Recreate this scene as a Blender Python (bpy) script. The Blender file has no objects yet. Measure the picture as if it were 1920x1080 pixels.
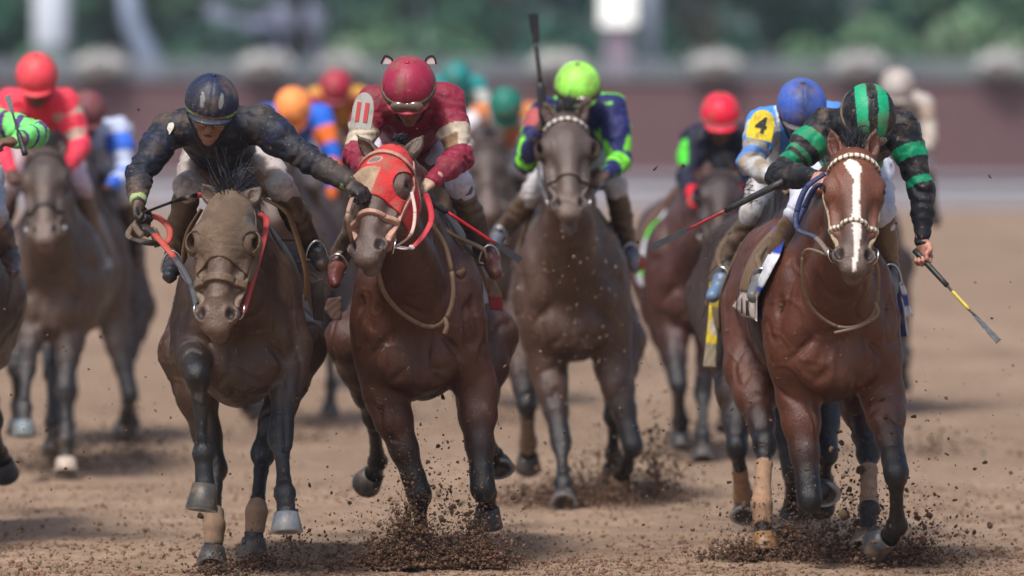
import bpy, math, random
import numpy as np
from mathutils import Vector, Matrix
R = math.radians
SC = bpy.context.scene
COL = SC.collection
# ---------------------------------------------------------------- camera, sky, light
FPX = 12480.0                      # focal length in pixels of the 1920 wide photograph
CAMH = 2.0
PITCH = math.atan(310 / FPX)
cam_d = bpy.data.cameras.new("camera"); cam = bpy.data.objects.new("camera", cam_d); COL.objects.link(cam)
cam_d.sensor_width = 36.0; cam_d.lens = FPX / 1920 * 36.0
cam.location = (0, -30, CAMH); cam.rotation_euler = (R(90) - PITCH, 0, 0)
cam_d.clip_start = 0.5; cam_d.clip_end = 3000
cam_d.dof.use_dof = True; cam_d.dof.focus_distance = 29.6; cam_d.dof.aperture_fstop = 1.75
SC.camera = cam
world = bpy.data.worlds.new("World"); SC.world = world; world.use_nodes = True
wn = world.node_tree.nodes; wl = world.node_tree.links
sky = wn.new("ShaderNodeTexSky"); sky.sky_type = 'NISHITA'; sky.sun_disc = False
SUN_EL, SUN_AZ = R(58), R(205)
sky.sun_elevation = SUN_EL; sky.sun_rotation = SUN_AZ; sky.air_density = 1.0; sky.dust_density = 4.0; sky.ozone_density = 1.5
wn["Background"].inputs[1].default_value = 0.095
wl.new(sky.outputs[0], wn["Background"].inputs[0])
sun_d = bpy.data.lights.new("sun", 'SUN'); sun_d.energy = 2.3; sun_d.angle = R(12); sun_d.color = (1, .97, .93)
sun = bpy.data.objects.new("sun", sun_d); COL.objects.link(sun)
sv = Vector((math.sin(SUN_AZ) * math.cos(SUN_EL), math.cos(SUN_AZ) * math.cos(SUN_EL), math.sin(SUN_EL)))
sun.rotation_euler = sv.to_track_quat('Z', 'Y').to_euler()
SC.view_settings.view_transform = 'Standard'; SC.view_settings.look = 'None'
SC.view_settings.exposure = 0.6; SC.view_settings.gamma = 1.0
SC.cycles.use_denoising = True; SC.cycles.max_bounces = 6

# ---------------------------------------------------------------- measuring: a pixel of the photo at depth y -> point
cp, sp = math.cos(PITCH), math.sin(PITCH)
def W(px, py, y):
    dx, dz = (px - 960) / FPX, -(py - 540) / FPX
    d = np.array([dx, cp + dz * sp, -sp + dz * cp])
    t = (y + 30) / d[1]
    return np.array([0, -30, CAMH]) + d * t
def V(*a): return np.array(a, float)
def unit(v): return v / (np.linalg.norm(v) + 1e-9)
def srgb(r, g, b):
    return tuple(((c / 255) / 12.92 if c / 255 <= .04045 else ((c / 255 + .055) / 1.055) ** 2.4) for c in (r, g, b))
# ---------------------------------------------------------------- noise
def vnoise(P, scale, seed=0):
    Q = P * scale + seed * 17.31
    i = np.floor(Q).astype(np.int64); f = Q - i; f = f * f * (3 - 2 * f)
    def h(x, y, z):
        n = (x * 73856093) ^ (y * 19349663) ^ (z * 83492791) ^ (seed * 2654435761)
        n = (n ^ (n >> 13)) * 1274126177 & 0x7fffffff
        return ((n ^ (n >> 16)) & 0xffff) / 65535.0
    r = 0
    for a in (0, 1):
        for b in (0, 1):
            for c in (0, 1):
                w = (f[:, 0] if a else 1 - f[:, 0]) * (f[:, 1] if b else 1 - f[:, 1]) * (f[:, 2] if c else 1 - f[:, 2])
                r = r + w * h(i[:, 0] + a, i[:, 1] + b, i[:, 2] + c)
    return r * 2 - 1
def fbm(P, scale, seed=0, o=3):
    r = 0; a = 1
    for k in range(o):
        r = r + a * vnoise(P, scale * 2 ** k, seed + k); a *= .5
    return r / 1.75
# ---------------------------------------------------------------- signed distance modelling
def smin(a, b, k):
    if k <= 0: return np.minimum(a, b)
    h = np.maximum(k - np.abs(a - b), 0)
    return np.minimum(a, b) - h * h * (.25 / k)
class Sdf:
    def __init__(s): s.p = []
    def cone(s, a, b, ra, rb, k=.03, c=None, c2=None, op=1):
        a = np.asarray(a, float); b = np.asarray(b, float); m = max(ra, rb)
        s.p.append(dict(t=0, a=a, b=b, ra=ra, rb=rb, k=k, c=c, c2=c2 if c2 is not None else c, op=op,
                        lo=np.minimum(a, b) - m, hi=np.maximum(a, b) + m)); return s
    def chain(s, pts, rs, k=.03, cs=None):
        for i in range(len(pts) - 1):
            s.cone(pts[i], pts[i + 1], rs[i], rs[i + 1], k, cs[i] if cs else None, cs[i + 1] if cs else None)
        return s
    def ell(s, c, r, M=None, k=.03, col=None, op=1):
        c = np.asarray(c, float); r = np.asarray(r, float); M = np.eye(3) if M is None else np.asarray(M, float)
        e = np.sqrt(((M * r[None, :]) ** 2).sum(1))
        s.p.append(dict(t=1, a=c, r=r, M=M, k=k, c=col, c2=col, op=op, lo=c - e, hi=c + e)); return s
    def d(s, q, X, Y, Z):
        if q['t'] == 0:
            a, b = q['a'], q['b']; ab = b - a; L = ab @ ab + 1e-12
            x, y, z = X - a[0], Y - a[1], Z - a[2]
            t = np.clip((x * ab[0] + y * ab[1] + z * ab[2]) / L, 0, 1)
            return np.sqrt((x - t * ab[0]) ** 2 + (y - t * ab[1]) ** 2 + (z - t * ab[2]) ** 2) - (q['ra'] + (q['rb'] - q['ra']) * t)
        x, y, z = X - q['a'][0], Y - q['a'][1], Z - q['a'][2]; M = q['M']; r = q['r']
        k0 = 0; k1 = 0
        for j in range(3):
            u = (x * M[0, j] + y * M[1, j] + z * M[2, j]) / r[j]
            k0 = k0 + u * u; k1 = k1 + (u / r[j]) ** 2
        k0 = np.sqrt(k0); k1 = np.sqrt(k1) + 1e-9
        return k0 * (k0 - 1) / k1
    def bounds(s, pad=.03):
        A = [q for q in s.p if q['op'] > 0]
        return np.min([q['lo'] for q in A], 0) - pad, np.max([q['hi'] for q in A], 0) + pad
    def field(s, lo, hi, h, mar=.04):
        n = np.maximum(np.ceil((hi - lo) / h).astype(int) + 1, 4)
        ax = [(lo[i] + h * np.arange(n[i])).astype(np.float32) for i in range(3)]
        F = np.full(n, .2, np.float32)
        for q in s.p:
            m = mar + q['k']
            i0 = np.maximum(np.floor((q['lo'] - m - lo) / h).astype(int), 0); i1 = np.minimum(np.ceil((q['hi'] + m - lo) / h).astype(int) + 1, n)
            if (i1 <= i0).any(): continue
            sl = tuple(slice(i0[i], i1[i]) for i in range(3))
            X = ax[0][sl[0]][:, None, None]; Y = ax[1][sl[1]][None, :, None]; Z = ax[2][sl[2]][None, None, :]
            d = s.d(q, X, Y, Z).astype(np.float32)
            F[sl] = smin(F[sl], d, q['k']) if q['op'] > 0 else -smin(-F[sl], d, q['k'])
        return F, ax
    def colors(s, P):
        best = np.full(len(P), 9.); D = []
        for q in s.p:
            if q['c'] is None or q['op'] < 0: continue
            m = ((P > q['lo'] - .06) & (P < q['hi'] + .06)).all(1)
            d = np.full(len(P), 9.); d[m] = s.d(q, P[m, 0], P[m, 1], P[m, 2]); D.append((q, d)); best = np.minimum(best, d)
        Wt = np.zeros(len(P)) + 1e-9; C = np.zeros((len(P), 3))
        for q, d in D:
            w = np.exp(-np.minimum((d - best) / .012, 40)); w[d > 8] = 0
            if q['t'] == 0:
                ab = q['b'] - q['a']; t = np.clip((P - q['a']) @ ab / (ab @ ab + 1e-9), 0, 1)[:, None]
                c = np.array(q['c'])[None] * (1 - t) + np.array(q['c2'])[None] * t
            else: c = np.array(q['c'])[None]
            C += w[:, None] * c; Wt += w
        return C / Wt[:, None]
def nets(F, lo, h, smooth=1):
    S = F < 0; sh = np.array(F.shape) - 1
    c = np.zeros(sh, np.int8)
    for a in (0, 1):
        for b in (0, 1):
            for d in (0, 1):
                c += S[a:sh[0] + a, b:sh[1] + b, d:sh[2] + d]
    act = (c > 0) & (c < 8); idx = np.argwhere(act)
    if len(idx) == 0: return np.zeros((0, 3)), np.zeros((0, 4), int)
    ids = np.full(sh, -1, np.int32); ids[act] = np.arange(len(idx))
    cv = {}
    for a in (0, 1):
        for b in (0, 1):
            for d in (0, 1): cv[a, b, d] = F[idx[:, 0] + a, idx[:, 1] + b, idx[:, 2] + d]
    pos = np.zeros((len(idx), 3)); cnt = np.zeros(len(idx))
    for k0 in cv:
        for axn in range(3):
            if k0[axn]: continue
            k1 = list(k0); k1[axn] = 1; k1 = tuple(k1)
            v0, v1 = cv[k0], cv[k1]; m = (v0 < 0) != (v1 < 0)
            t = np.zeros(len(idx)); t[m] = v0[m] / (v0[m] - v1[m])
            p = np.array(k0, float)[None].repeat(len(idx), 0); p[:, axn] += t
            pos[m] += p[m]; cnt += m
    Vv = (idx + pos / cnt[:, None]) * h + np.asarray(lo)[None]
    Q = []
    for axn in range(3):
        b, c2 = (axn + 1) % 3, (axn + 2) % 3
        s0 = [slice(None)] * 3; s1 = [slice(None)] * 3; s0[axn] = slice(0, -1); s1[axn] = slice(1, None)
        m = S[tuple(s0)] != S[tuple(s1)]
        e = np.argwhere(m); e = e[(e[:, b] > 0) & (e[:, c2] > 0) & (e[:, b] < F.shape[b] - 1) & (e[:, c2] < F.shape[c2] - 1)]
        def cid(db, dc):
            q = e.copy(); q[:, b] += db; q[:, c2] += dc; return ids[q[:, 0], q[:, 1], q[:, 2]]
        q = np.stack([cid(-1, -1), cid(0, -1), cid(0, 0), cid(-1, 0)], 1)
        fl = ~S[e[:, 0], e[:, 1], e[:, 2]]
        q[fl] = q[fl][:, ::-1]; Q.append(q)
    Q = np.concatenate(Q); Q = Q[(Q >= 0).all(1)]
    for _ in range(smooth):
        A = np.zeros_like(Vv); n = np.zeros(len(Vv))
        for i in range(4):
            a, b = Q[:, i], Q[:, (i + 1) % 4]
            for j in range(3): A[:, j] += np.bincount(a, Vv[b, j], len(Vv))
            n += np.bincount(a, minlength=len(Vv))
        Vv = Vv * .5 + .5 * A / np.maximum(n, 1)[:, None]
    return Vv, Q
def vnormals(Vv, Q):
    n = np.cross(Vv[Q[:, 2]] - Vv[Q[:, 0]], Vv[Q[:, 3]] - Vv[Q[:, 1]])
    N = np.zeros_like(Vv)
    for i in range(4):
        for j in range(3): N[:, j] += np.bincount(Q[:, i], n[:, j], len(Vv))
    return N / (np.linalg.norm(N, axis=1)[:, None] + 1e-12)
# ---------------------------------------------------------------- scene objects
def empty(name, loc, label, cat, group=None):
    o = bpy.data.objects.new(name, None); COL.objects.link(o); o.location = tuple(map(float, loc)); o.empty_display_size = .2
    o['label'] = label; o['category'] = cat
    if group: o['group'] = group
    return o
def root_loc(parent):
    l = np.zeros(3)
    while parent is not None: l = l + np.array(parent.location); parent = parent.parent
    return l
def mesh_obj(name, verts, faces, mat, parent=None, cols=None, smooth=True, loc=None):
    verts = np.asarray(verts, float)
    me = bpy.data.meshes.new(name)
    base = root_loc(parent) if parent is not None else (np.asarray(loc, float) if loc is not None else np.zeros(3))
    v = verts - base
    if isinstance(faces, np.ndarray):
        k = faces.shape[1]; me.vertices.add(len(v)); me.vertices.foreach_set("co", v.astype(np.float32).ravel())
        me.loops.add(len(faces) * k); me.loops.foreach_set("vertex_index", faces.astype(np.int32).ravel())
        me.polygons.add(len(faces)); me.polygons.foreach_set("loop_start", np.arange(0, len(faces) * k, k, dtype=np.int32))
        me.update(calc_edges=True)
    else: me.from_pydata([tuple(x) for x in v], [], faces); me.update()
    if cols is not None:
        at = me.color_attributes.new("Col", 'FLOAT_COLOR', 'POINT')
        cc = np.ones((len(v), 4), np.float32); cc[:, :3] = cols; at.data.foreach_set("color", cc.ravel())
    if smooth: me.polygons.foreach_set("use_smooth", np.ones(len(me.polygons), bool))
    o = bpy.data.objects.new(name, me); COL.objects.link(o)
    if mat is not None: me.materials.append(mat)
    if parent is not None: o.parent = parent
    elif loc is not None: o.location = tuple(map(float, loc))
    return o
def tag(o, label=None, cat=None, group=None, kind=None):
    if label: o['label'] = label
    if cat: o['category'] = cat
    if group: o['group'] = group
    if kind: o['kind'] = kind
    return o
def sdf_obj(name, s, h, mat, parent=None, paint=None, disp=None, cut=None, delta=0, box=None, smooth=1, loc=None):
    lo, hi = box if box is not None else s.bounds(.03 + delta)
    F, ax = s.field(lo, hi, h, mar=.04 + delta)
    if delta: F = F - delta
    if cut is not None:
        X, Y, Z = np.meshgrid(*ax, indexing='ij', sparse=True)
        F = np.maximum(F, cut(X, Y, Z).astype(np.float32))
    Vv, Q = nets(F, lo, h, smooth)
    if len(Vv) == 0: print("EMPTY", name); return None
    C = s.colors(Vv)
    if paint is not None: C = paint(Vv, C)
    if disp is not None:
        N = vnormals(Vv, Q); Vv = Vv + N * disp(Vv)[:, None]
    return mesh_obj(name, Vv, Q, mat, parent, C, loc=loc)
class MB:
    def __init__(s): s.v = []; s.f = []; s.c = []
    def add(s, v, f, c=(1, 1, 1)):
        o = len(s.v); s.v += [tuple(x) for x in v]; s.f += [tuple(i + o for i in q) for q in f]; s.c += [tuple(c)] * len(v)
    def tube(s, pts, r, n=8, c=(1, 1, 1), c2=None, flat=1.0, up=None, closed=False):
        pts = [np.asarray(p, float) for p in pts]; m = len(pts)
        rr = r if hasattr(r, '__len__') else [r] * m
        o = len(s.v); u = np.array(up if up is not None else (0.3, 0.2, 1.0), float)
        for i, p in enumerate(pts):
            if closed: t = unit(pts[(i + 1) % m] - pts[i - 1])
            else: t = unit(pts[min(i + 1, m - 1)] - pts[max(i - 1, 0)])
            a = unit(np.cross(t, u)); b = np.cross(a, t)
            if up is None: u = b
            for j in range(n):
                w = 2 * math.pi * j / n
                s.v.append(tuple(p + rr[i] * (a * math.cos(w) * flat + b * math.sin(w))))
                s.c.append(tuple(c) if c2 is None else tuple(np.array(c) * (1 - i / (m - 1)) + np.array(c2) * i / (m - 1)))
        for i in range(m if closed else m - 1):
            for j in range(n):
                k = (j + 1) % n; i2 = (i + 1) % m
                s.f.append((o + i * n + j, o + i * n + k, o + i2 * n + k, o + i2 * n + j))
        if not closed:
            s.f.append(tuple(o + j for j in range(n))[::-1]); s.f.append(tuple(o + (m - 1) * n + j for j in range(n)))
    def box(s, lo, hi, c=(1, 1, 1)):
        x0, y0, z0 = lo; x1, y1, z1 = hi
        s.add([(x0, y0, z0), (x1, y0, z0), (x1, y1, z0), (x0, y1, z0), (x0, y0, z1), (x1, y0, z1), (x1, y1, z1), (x0, y1, z1)],
              [(0, 3, 2, 1), (4, 5, 6, 7), (0, 1, 5, 4), (1, 2, 6, 5), (2, 3, 7, 6), (3, 0, 4, 7)], c)
    def obj(s, name, mat, parent=None, smooth=True, loc=None):
        return mesh_obj(name, s.v, s.f, mat, parent, np.array(s.c), smooth, loc)
def spline(P, n=8):
    P = [np.asarray(p, float) for p in P]; out = []
    Q = [2 * P[0] - P[1]] + P + [2 * P[-1] - P[-2]]
    for i in range(1, len(Q) - 2):
        for k in range(n):
            t = k / n; a, b, c, d = Q[i - 1], Q[i], Q[i + 1], Q[i + 2]
            out.append(.5 * (2 * b + (c - a) * t + (2 * a - 5 * b + 4 * c - d) * t * t + (3 * b - a - 3 * c + d) * t ** 3))
    out.append(P[-1]); return out
# ---------------------------------------------------------------- materials
_m = {}
def mat(name, rough=.6, bump=0.0, bscale=80, mottle=0.0, mscale=8, dirt=None, dirt_amt=0.0, dscale=6, metal=0.0, sheen=0.0, spec=.5, color=None, stretch=(1, 1, 1), streak=0.0, coat=0.0, rvar=0.0, speck=0.0, sscale=55):
    if name in _m: return _m[name]
    m = bpy.data.materials.new(name); m.use_nodes = True; nt = m.node_tree; N = nt.nodes; L = nt.links
    b = N["Principled BSDF"]; b.inputs["Roughness"].default_value = rough; b.inputs["Metallic"].default_value = metal
    b.inputs["Specular IOR Level"].default_value = spec
    if sheen: b.inputs["Sheen Weight"].default_value = sheen; b.inputs["Sheen Roughness"].default_value = .4
    if coat: b.inputs["Coat Weight"].default_value = coat; b.inputs["Coat Roughness"].default_value = .15
    tc = N.new("ShaderNodeTexCoord"); mp = N.new("ShaderNodeMapping"); L.new(tc.outputs["Object"], mp.inputs[0]); mp.inputs["Scale"].default_value = stretch
    if color is None:
        a = N.new("ShaderNodeAttribute"); a.attribute_name = "Col"; src = a.outputs["Color"]
    else:
        a = N.new("ShaderNodeRGB"); a.outputs[0].default_value = (*color, 1); src = a.outputs[0]
    def noise(sc, det=4, ro=.6):
        n = N.new("ShaderNodeTexNoise"); n.inputs["Scale"].default_value = sc; n.inputs["Detail"].default_value = det; n.inputs["Roughness"].default_value = ro
        L.new(mp.outputs[0], n.inputs["Vector"]); return n.outputs["Fac"]
    def mr(fac, a0, a1, b0, b1):
        n = N.new("ShaderNodeMapRange"); L.new(fac, n.inputs[0])
        for i, v in enumerate((a0, a1, b0, b1)): n.inputs[i + 1].default_value = v
        return n.outputs[0]
    if mottle:
        x = N.new("ShaderNodeMix"); x.data_type = 'RGBA'; x.blend_type = 'MULTIPLY'; x.inputs["Factor"].default_value = 1
        cc = N.new("ShaderNodeCombineColor"); f = mr(noise(mscale, 6, .65), .3, .7, 1 - mottle, 1 + mottle)
        for i in range(3): L.new(f, cc.inputs[i])
        L.new(src, x.inputs["A"]); L.new(cc.outputs[0], x.inputs["B"]); src = x.outputs["Result"]
    if dirt is not None and dirt_amt > 0:
        x = N.new("ShaderNodeMix"); x.data_type = 'RGBA'; x.inputs["B"].default_value = (*dirt, 1)
        L.new(mr(noise(dscale, 9, .72), .62 - .3 * dirt_amt, .72 - .2 * dirt_amt, 0, min(1, .35 + dirt_amt * .6)), x.inputs["Factor"]); L.new(src, x.inputs["A"]); src = x.outputs["Result"]
    if speck:
        x = N.new("ShaderNodeMix"); x.data_type = 'RGBA'; x.inputs["B"].default_value = (*[c * 1.25 for c in DUST], 1)
        L.new(mr(noise(sscale, 2, .5), .66, .70, 0, speck), x.inputs["Factor"]); L.new(src, x.inputs["A"]); src = x.outputs["Result"]
    L.new(src, b.inputs["Base Color"])
    if rvar: L.new(mr(noise(14, 5, .7), .3, .7, rough - rvar, rough + rvar), b.inputs["Roughness"])
    if bump:
        bp = N.new("ShaderNodeBump"); bp.inputs["Strength"].default_value = bump; bp.inputs["Distance"].default_value = .01
        L.new(noise(bscale, 5, .6), bp.inputs["Height"]); L.new(bp.outputs[0], b.inputs["Normal"])
    _m[name] = m; return m
DUST = srgb(128, 104, 82); MUD = srgb(120, 96, 74)
# ================================================================ HORSES
def solve(lst, Y0, first=None):
    """joint list in photo pixels: first (px,py,y), then (px,py,bone length,sign of the depth step)"""
    px, py, y = lst[0]; out = [W(px, py, Y0 + y)]
    for (px, py, L, sg) in lst[1:]:
        y = out[-1][1]; yy = y + sg * .02
        for _ in range(6):
            p = W(px, py, yy); d2 = (p[0] - out[-1][0]) ** 2 + (p[2] - out[-1][2]) ** 2
            yy = y + sg * math.sqrt(max(L * L - d2, .0004))
        out.append(W(px, py, yy))
    return out
def pose(px0, Y0, yaw, poll, nose, hyaw, ears, fl, fr, hl, hr, dz=0.0, roll=0.0):
    r = W(px0, 600, Y0); r[2] = 0
    h = solve([poll, (nose[0], nose[1], .655, -1)], Y0)
    return dict(root=r, yaw=R(yaw), poll=h[0], nose=h[1], hyaw=R(hyaw), dz=dz,
                ears=[W(e[0], e[1], Y0 + poll[2] + .03) for e in ears],
                legs=[solve(fl, Y0), solve(fr, Y0), solve(hl, Y0), solve(hr, Y0)])
def moved(g, t, s=None):
    t = np.asarray(t, float); q = dict(g)
    for k in ('root', 'poll', 'nose'): q[k] = g[k] + t
    q['root'] = q['root'] * V(1, 1, 0)
    q['ears'] = [e + t for e in g['ears']]; q['legs'] = [[p + t for p in l] for l in g['legs']]
    return q
def mirrored(g):
    q = dict(g); x0 = g['root'][0]
    def f(p): p = p.copy(); p[0] = 2 * x0 - p[0]; return p
    for k in ('root', 'poll', 'nose'): q[k] = f(g[k])
    q['yaw'] = -g['yaw']; q['hyaw'] = -g['hyaw']; q['ears'] = [f(g['ears'][1]), f(g['ears'][0])]
    l = g['legs']; q['legs'] = [[f(p) for p in l[i]] for i in (1, 0, 3, 2)]
    return q
def head_frame(g):
    u = unit(g['nose'] - g['poll']); ps = g['hyaw']
    s = V(math.cos(ps), -math.sin(ps), 0); s = unit(s - (s @ u) * u); n = np.cross(u, s)
    return np.stack([s, u, n], 1)      # columns
HS = V(1.26, 1.09, 1.16)
def head_prims(S, g, c):
    """horse head; coordinates (side, along the face, forward), c: dict of colours"""
    M = head_frame(g); o = g['poll']; hs = 1.14
    def p(a, b, d): return o + M @ (V(a, b, d) * HS)
    def E(ct, r, k=.03, col=None, op=1, rot=None):
        MM = M if rot is None else M @ rot
        S.ell(p(*ct), V(*r) * HS, MM, k, col, op)
    co, mz, fa = c['coat'], c['muzzle'], c['face']
    E((0, .09, -.015), (.082, .13, .085), .02, fa)
    E((0, .17, .03), (.088, .13, .058), .04, fa)
    for sd in (-1, 1):
        E((sd * .078, .195, .022), (.034, .062, .042), .03, fa)                     # brow
        E((sd * .052, .22, -.075), (.046, .135, .092), .04, c['cheek'])             # cheek
        E((sd * .066, .31, .002), (.018, .10, .014), .03, fa)                       # cheek bone ridge
    S.cone(p(0, .18, .038), p(0, .46, .03), .066 * hs, .036 * hs, .04, fa, mz)
    S.cone(p(0, .26, -.02), p(0, .47, -.01), .068 * hs, .052 * hs, .04, fa, mz)
    E((0, .515, -.002), (.060, .07, .052), .03, mz)
    for sd in (-1, 1):
        E((sd * .046, .515, .018), (.031, .045, .034), .016, mz)
        E((sd * .054, .520, .046), (.0175, .031, .034), .006, None, -1, np.array(Matrix.Rotation(sd * .35, 3, 'Z')))
        E((sd * .107, .205, .026), (.014, .022, .018), .010, None, -1)
        E((sd * .088, .172, .036), (.022, .030, .016), .012, c['eye'])
        E((sd * .090, .236, .018), (.016, .022, .014), .010, c['eye'])
        E((sd * .056, .40, .040), (.006, .07, .012), .03, None, -1)
    E((0, .572, .004), (.046, .034, .034), .022, mz)
    om = c.get('open', 0)
    E((0, .562 + om * .4, -.048 - om), (.034, .046, .026), .02, c['chin'])
    if om:
        E((0, .590, -.036), (.030, .035, .010), .006, None, -1)
        E((0, .575, -.030), (.030, .02, .006), .004, srgb(150, 96, 84))
    S.cone(p(0, .20, -.12), p(0, .53, -.055), .045 * hs, .024 * hs, .04, c['cheek'], c['chin'])
    for sd in (-1, 1): S.cone(p(sd * .025, .592, -.022), p(sd * .058, .55, -.032), .005 * hs, .003 * hs, .006, None, None, -1)
    return M, p
def ear_prims(S, g, M, p, c):
    for sd, tip in zip((-1, 1), g['ears']):
        b = p(sd * .056, .005, -.02); ax = tip - b; L = np.linalg.norm(ax); ax = unit(ax)
        f = unit(M[:, 2] + V(sd * .35, 0, 0)); f = unit(f - (f @ ax) * ax); sdv = np.cross(ax, f); MM = np.stack([sdv, ax, f], 1)
        S.cone(b - ax * .02, b + ax * L * .30, .034, .032, .025, c['ear']); 
        S.ell(b + ax * L * .42, (.036, L * .42, .021), MM, .02, c['ear'])
        S.cone(b + ax * L * .60, tip, .022, .004, .012, c['ear'], c['pts'])
        S.ell(b + ax * L * .46 + f * .022, (.021, L * .37, .021), MM, .006, None, -1)
        S.ell(b + ax * L * .45 + f * .003, (.016, L * .28, .003), MM, .003, c['inear'])
def hoof(parent, cor, toe, col, h, name='hoof'):
    ax = unit(toe - cor); L = max(np.linalg.norm(toe - cor), .085)
    f = V(0, -1, .0); f = unit(f - (f @ ax) * ax); s = np.cross(ax, f)
    m = MB(); n = 18; rings = []
    o = 0; vs = []; fs = []; cs = []
    prof = [(-.012, .047, .05, .006), (.0, .054, .058, .008), (.35, .060, .066, .014), (.97, .073, .078, .026), (1.02, .070, .075, .026), (1.02, .060, .064, .024), (.93, .044, .048, .022)]
    for i, (t, a, b, sh) in enumerate(prof):
        for j in range(n):
            w = 2 * math.pi * j / n; e = b * (math.cos(w) if math.cos(w) > 0 else math.cos(w) * .72)
            vs.append(cor + ax * (L * t) + f * (e + sh) * 1.0 + s * a * math.sin(w))
            cs.append(col if i < 4 else (np.array(h) if i < 6 else np.array(col) * .7))
    for i in range(len(prof) - 1):
        for j in range(n):
            k = (j + 1) % n; fs.append((i * n + j, i * n + k, (i + 1) * n + k, (i + 1) * n + j))
    fs.append(tuple((len(prof) - 1) * n + j for j in range(n)))
    return mesh_obj(name, vs, fs, mat('hoof_horn', .45, .3, 60, .35, 30, DUST, .45, 14), parent, np.array(cs))
def strands(name, parent, roots, dirs, L, n, r0, col, grav, seed, wild=.25, mt=None):
    rn = random.Random(seed); m = MB()
    for i in range(n):
        k = rn.randrange(len(roots)); p = roots[k] + np.array([rn.gauss(0, .008) for _ in range(3)])
        d = unit(dirs[k] + np.array([rn.gauss(0, wild) for _ in range(3)])); l = L * rn.uniform(.55, 1.1)
        pts = []; q = p.copy(); 
        for j in range(6):
            pts.append(q.copy()); q = q + d * l / 5; d = unit(d + V(rn.gauss(0, .1), rn.gauss(0, .1), grav * (j + 1) * .5 + rn.gauss(0, .08)))
        cc = np.array(col) * rn.uniform(.6, 1.5)
        m.tube(pts, [r0, r0, r0 * .85, r0 * .65, r0 * .4, r0 * .12], 4, cc)
    return m.obj(name, mt or mat('horse_hair', .5, spec=.4), parent)
HOOF = srgb(52, 54, 58); HOOFTAN = srgb(120, 104, 84)
def horse(g, c, label, h=.008, group='racehorses galloping down the dirt track', seed=0, blaze=None, wraps=(), bridle=None, hood=None, cups=None,
          cloth=None, saddle=True, detail=True, mane=True, dust=.5, girth=1.0, hoofcol=None, socks=(), bell=()):
    root = empty('racehorse', g['root'], label, 'horse', group)
    Mz = np.array(Matrix.Rotation(g['yaw'], 3, 'Z')); rt = g['root'] + V(0, 0, g['dz'])
    def tw(x, y, z): return rt + Mz @ V(x, y, z)
    co, bel, pts = c['coat'], c['belly'], c['pts']
    S = Sdf()
    G = girth * .94
    S.ell(tw(0, .78, 1.15), (.305 * G, .74, .375), Mz, .05, co)
    S.ell(tw(0, .22, 1.12), (.27 * G, .32, .355), Mz, .08, co)
    S.ell(tw(0, .10, 1.30), (.20, .24, .22), Mz, .08, co)
    S.ell(tw(0, .5, 1.48), (.10, .34, .13), Mz, .10, co)
    S.ell(tw(0, 1.38, 1.24), (.27 * G, .42, .32), Mz, .08, co)
    for sd in (-1, 1):
        S.ell(tw(sd * .205 * G, .16, 1.12), (.115, .21, .31), Mz @ np.array(Matrix.Rotation(R(18), 3, 'X')), .035, co)
        S.ell(tw(sd * .215 * G, .07, .985), (.085, .13, .17), Mz, .03, co)
        S.ell(tw(sd * .095, -.045, .945), (.112, .085, .15), Mz @ np.array(Matrix.Rotation(sd * R(16), 3, 'Y')), .05, co)
        S.ell(tw(sd * .135, -.05, 1.12), (.085, .085, .15), Mz @ np.array(Matrix.Rotation(sd * R(-28), 3, 'Y')), .022, co)
        S.ell(tw(sd * .14 * G, 1.52, 1.12), (.135, .27, .36), Mz, .06, co)
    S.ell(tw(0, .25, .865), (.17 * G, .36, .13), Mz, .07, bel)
    S.cone(tw(0, -.150, 1.08), tw(0, -.128, .82), .020, .016, .022, None, None, -1)
    for sd in (-1, 1):
        S.cone(tw(sd * .075, -.148, 1.085), tw(sd * .215, -.080, .93), .014, .014, .016, None, None, -1); S.cone(tw(sd * .05, -.135, .88), tw(sd * .16, -.08, .79), .012, .012, .018, None, None, -1)
    for sd in (-1, 1):
        S.cone(tw(sd * .255, -.03, 1.20), tw(sd * .275, .03, .92), .016, .014, .018, None, None, -1); S.cone(tw(sd * .12, -.12, 1.30), tw(sd * .24, -.02, 1.16), .012, .012, .022, None, None, -1)
    # neck
    M = head_frame(g); pl = g['poll']
    throat = pl + M @ V(0, .20, -.155); crest = pl + M @ V(0, -.02, -.055)
    mid1 = (tw(0, .36, 1.50) + crest) / 2 + V(0, 0, .045); mid2 = (tw(0, .0, 1.17) + throat) / 2 + V(0, .0, -.01)
    S.cone(tw(0, .42, 1.46), mid1, .135, .095, .08, co); S.cone(mid1, crest, .095, .072, .06, co, c['crest'])
    S.cone(tw(0, .06, 1.16), mid2, .195, .125, .09, co); S.cone(mid2, throat, .125, .082, .06, co, c['throat'])
    S.cone(tw(0, .24, 1.32), (mid1 + mid2) / 2, .20, .13, .08, co); S.cone((mid1 + mid2) / 2, (crest + throat) / 2, .13, .085, .05, co, c['throat'])
    for sd in (-1, 1): S.cone(tw(sd * .09, -.03, 1.10), mid2 + V(sd * .06, -.05, 0), .055, .045, .03, co)
    S.cone(tw(0, -.06, 1.06), mid2 + V(0, -.11, -.01), .03, .03, .04, co)
    Mh, hp = head_prims(S, g, c)
    SH = Sdf(); head_prims(SH, g, c)
    ear_prims(S, g, Mh, hp, c)
    # legs
    shapes = [(.105, .062), (.105, .062), (.14, .072), (.14, .072)]
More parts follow.
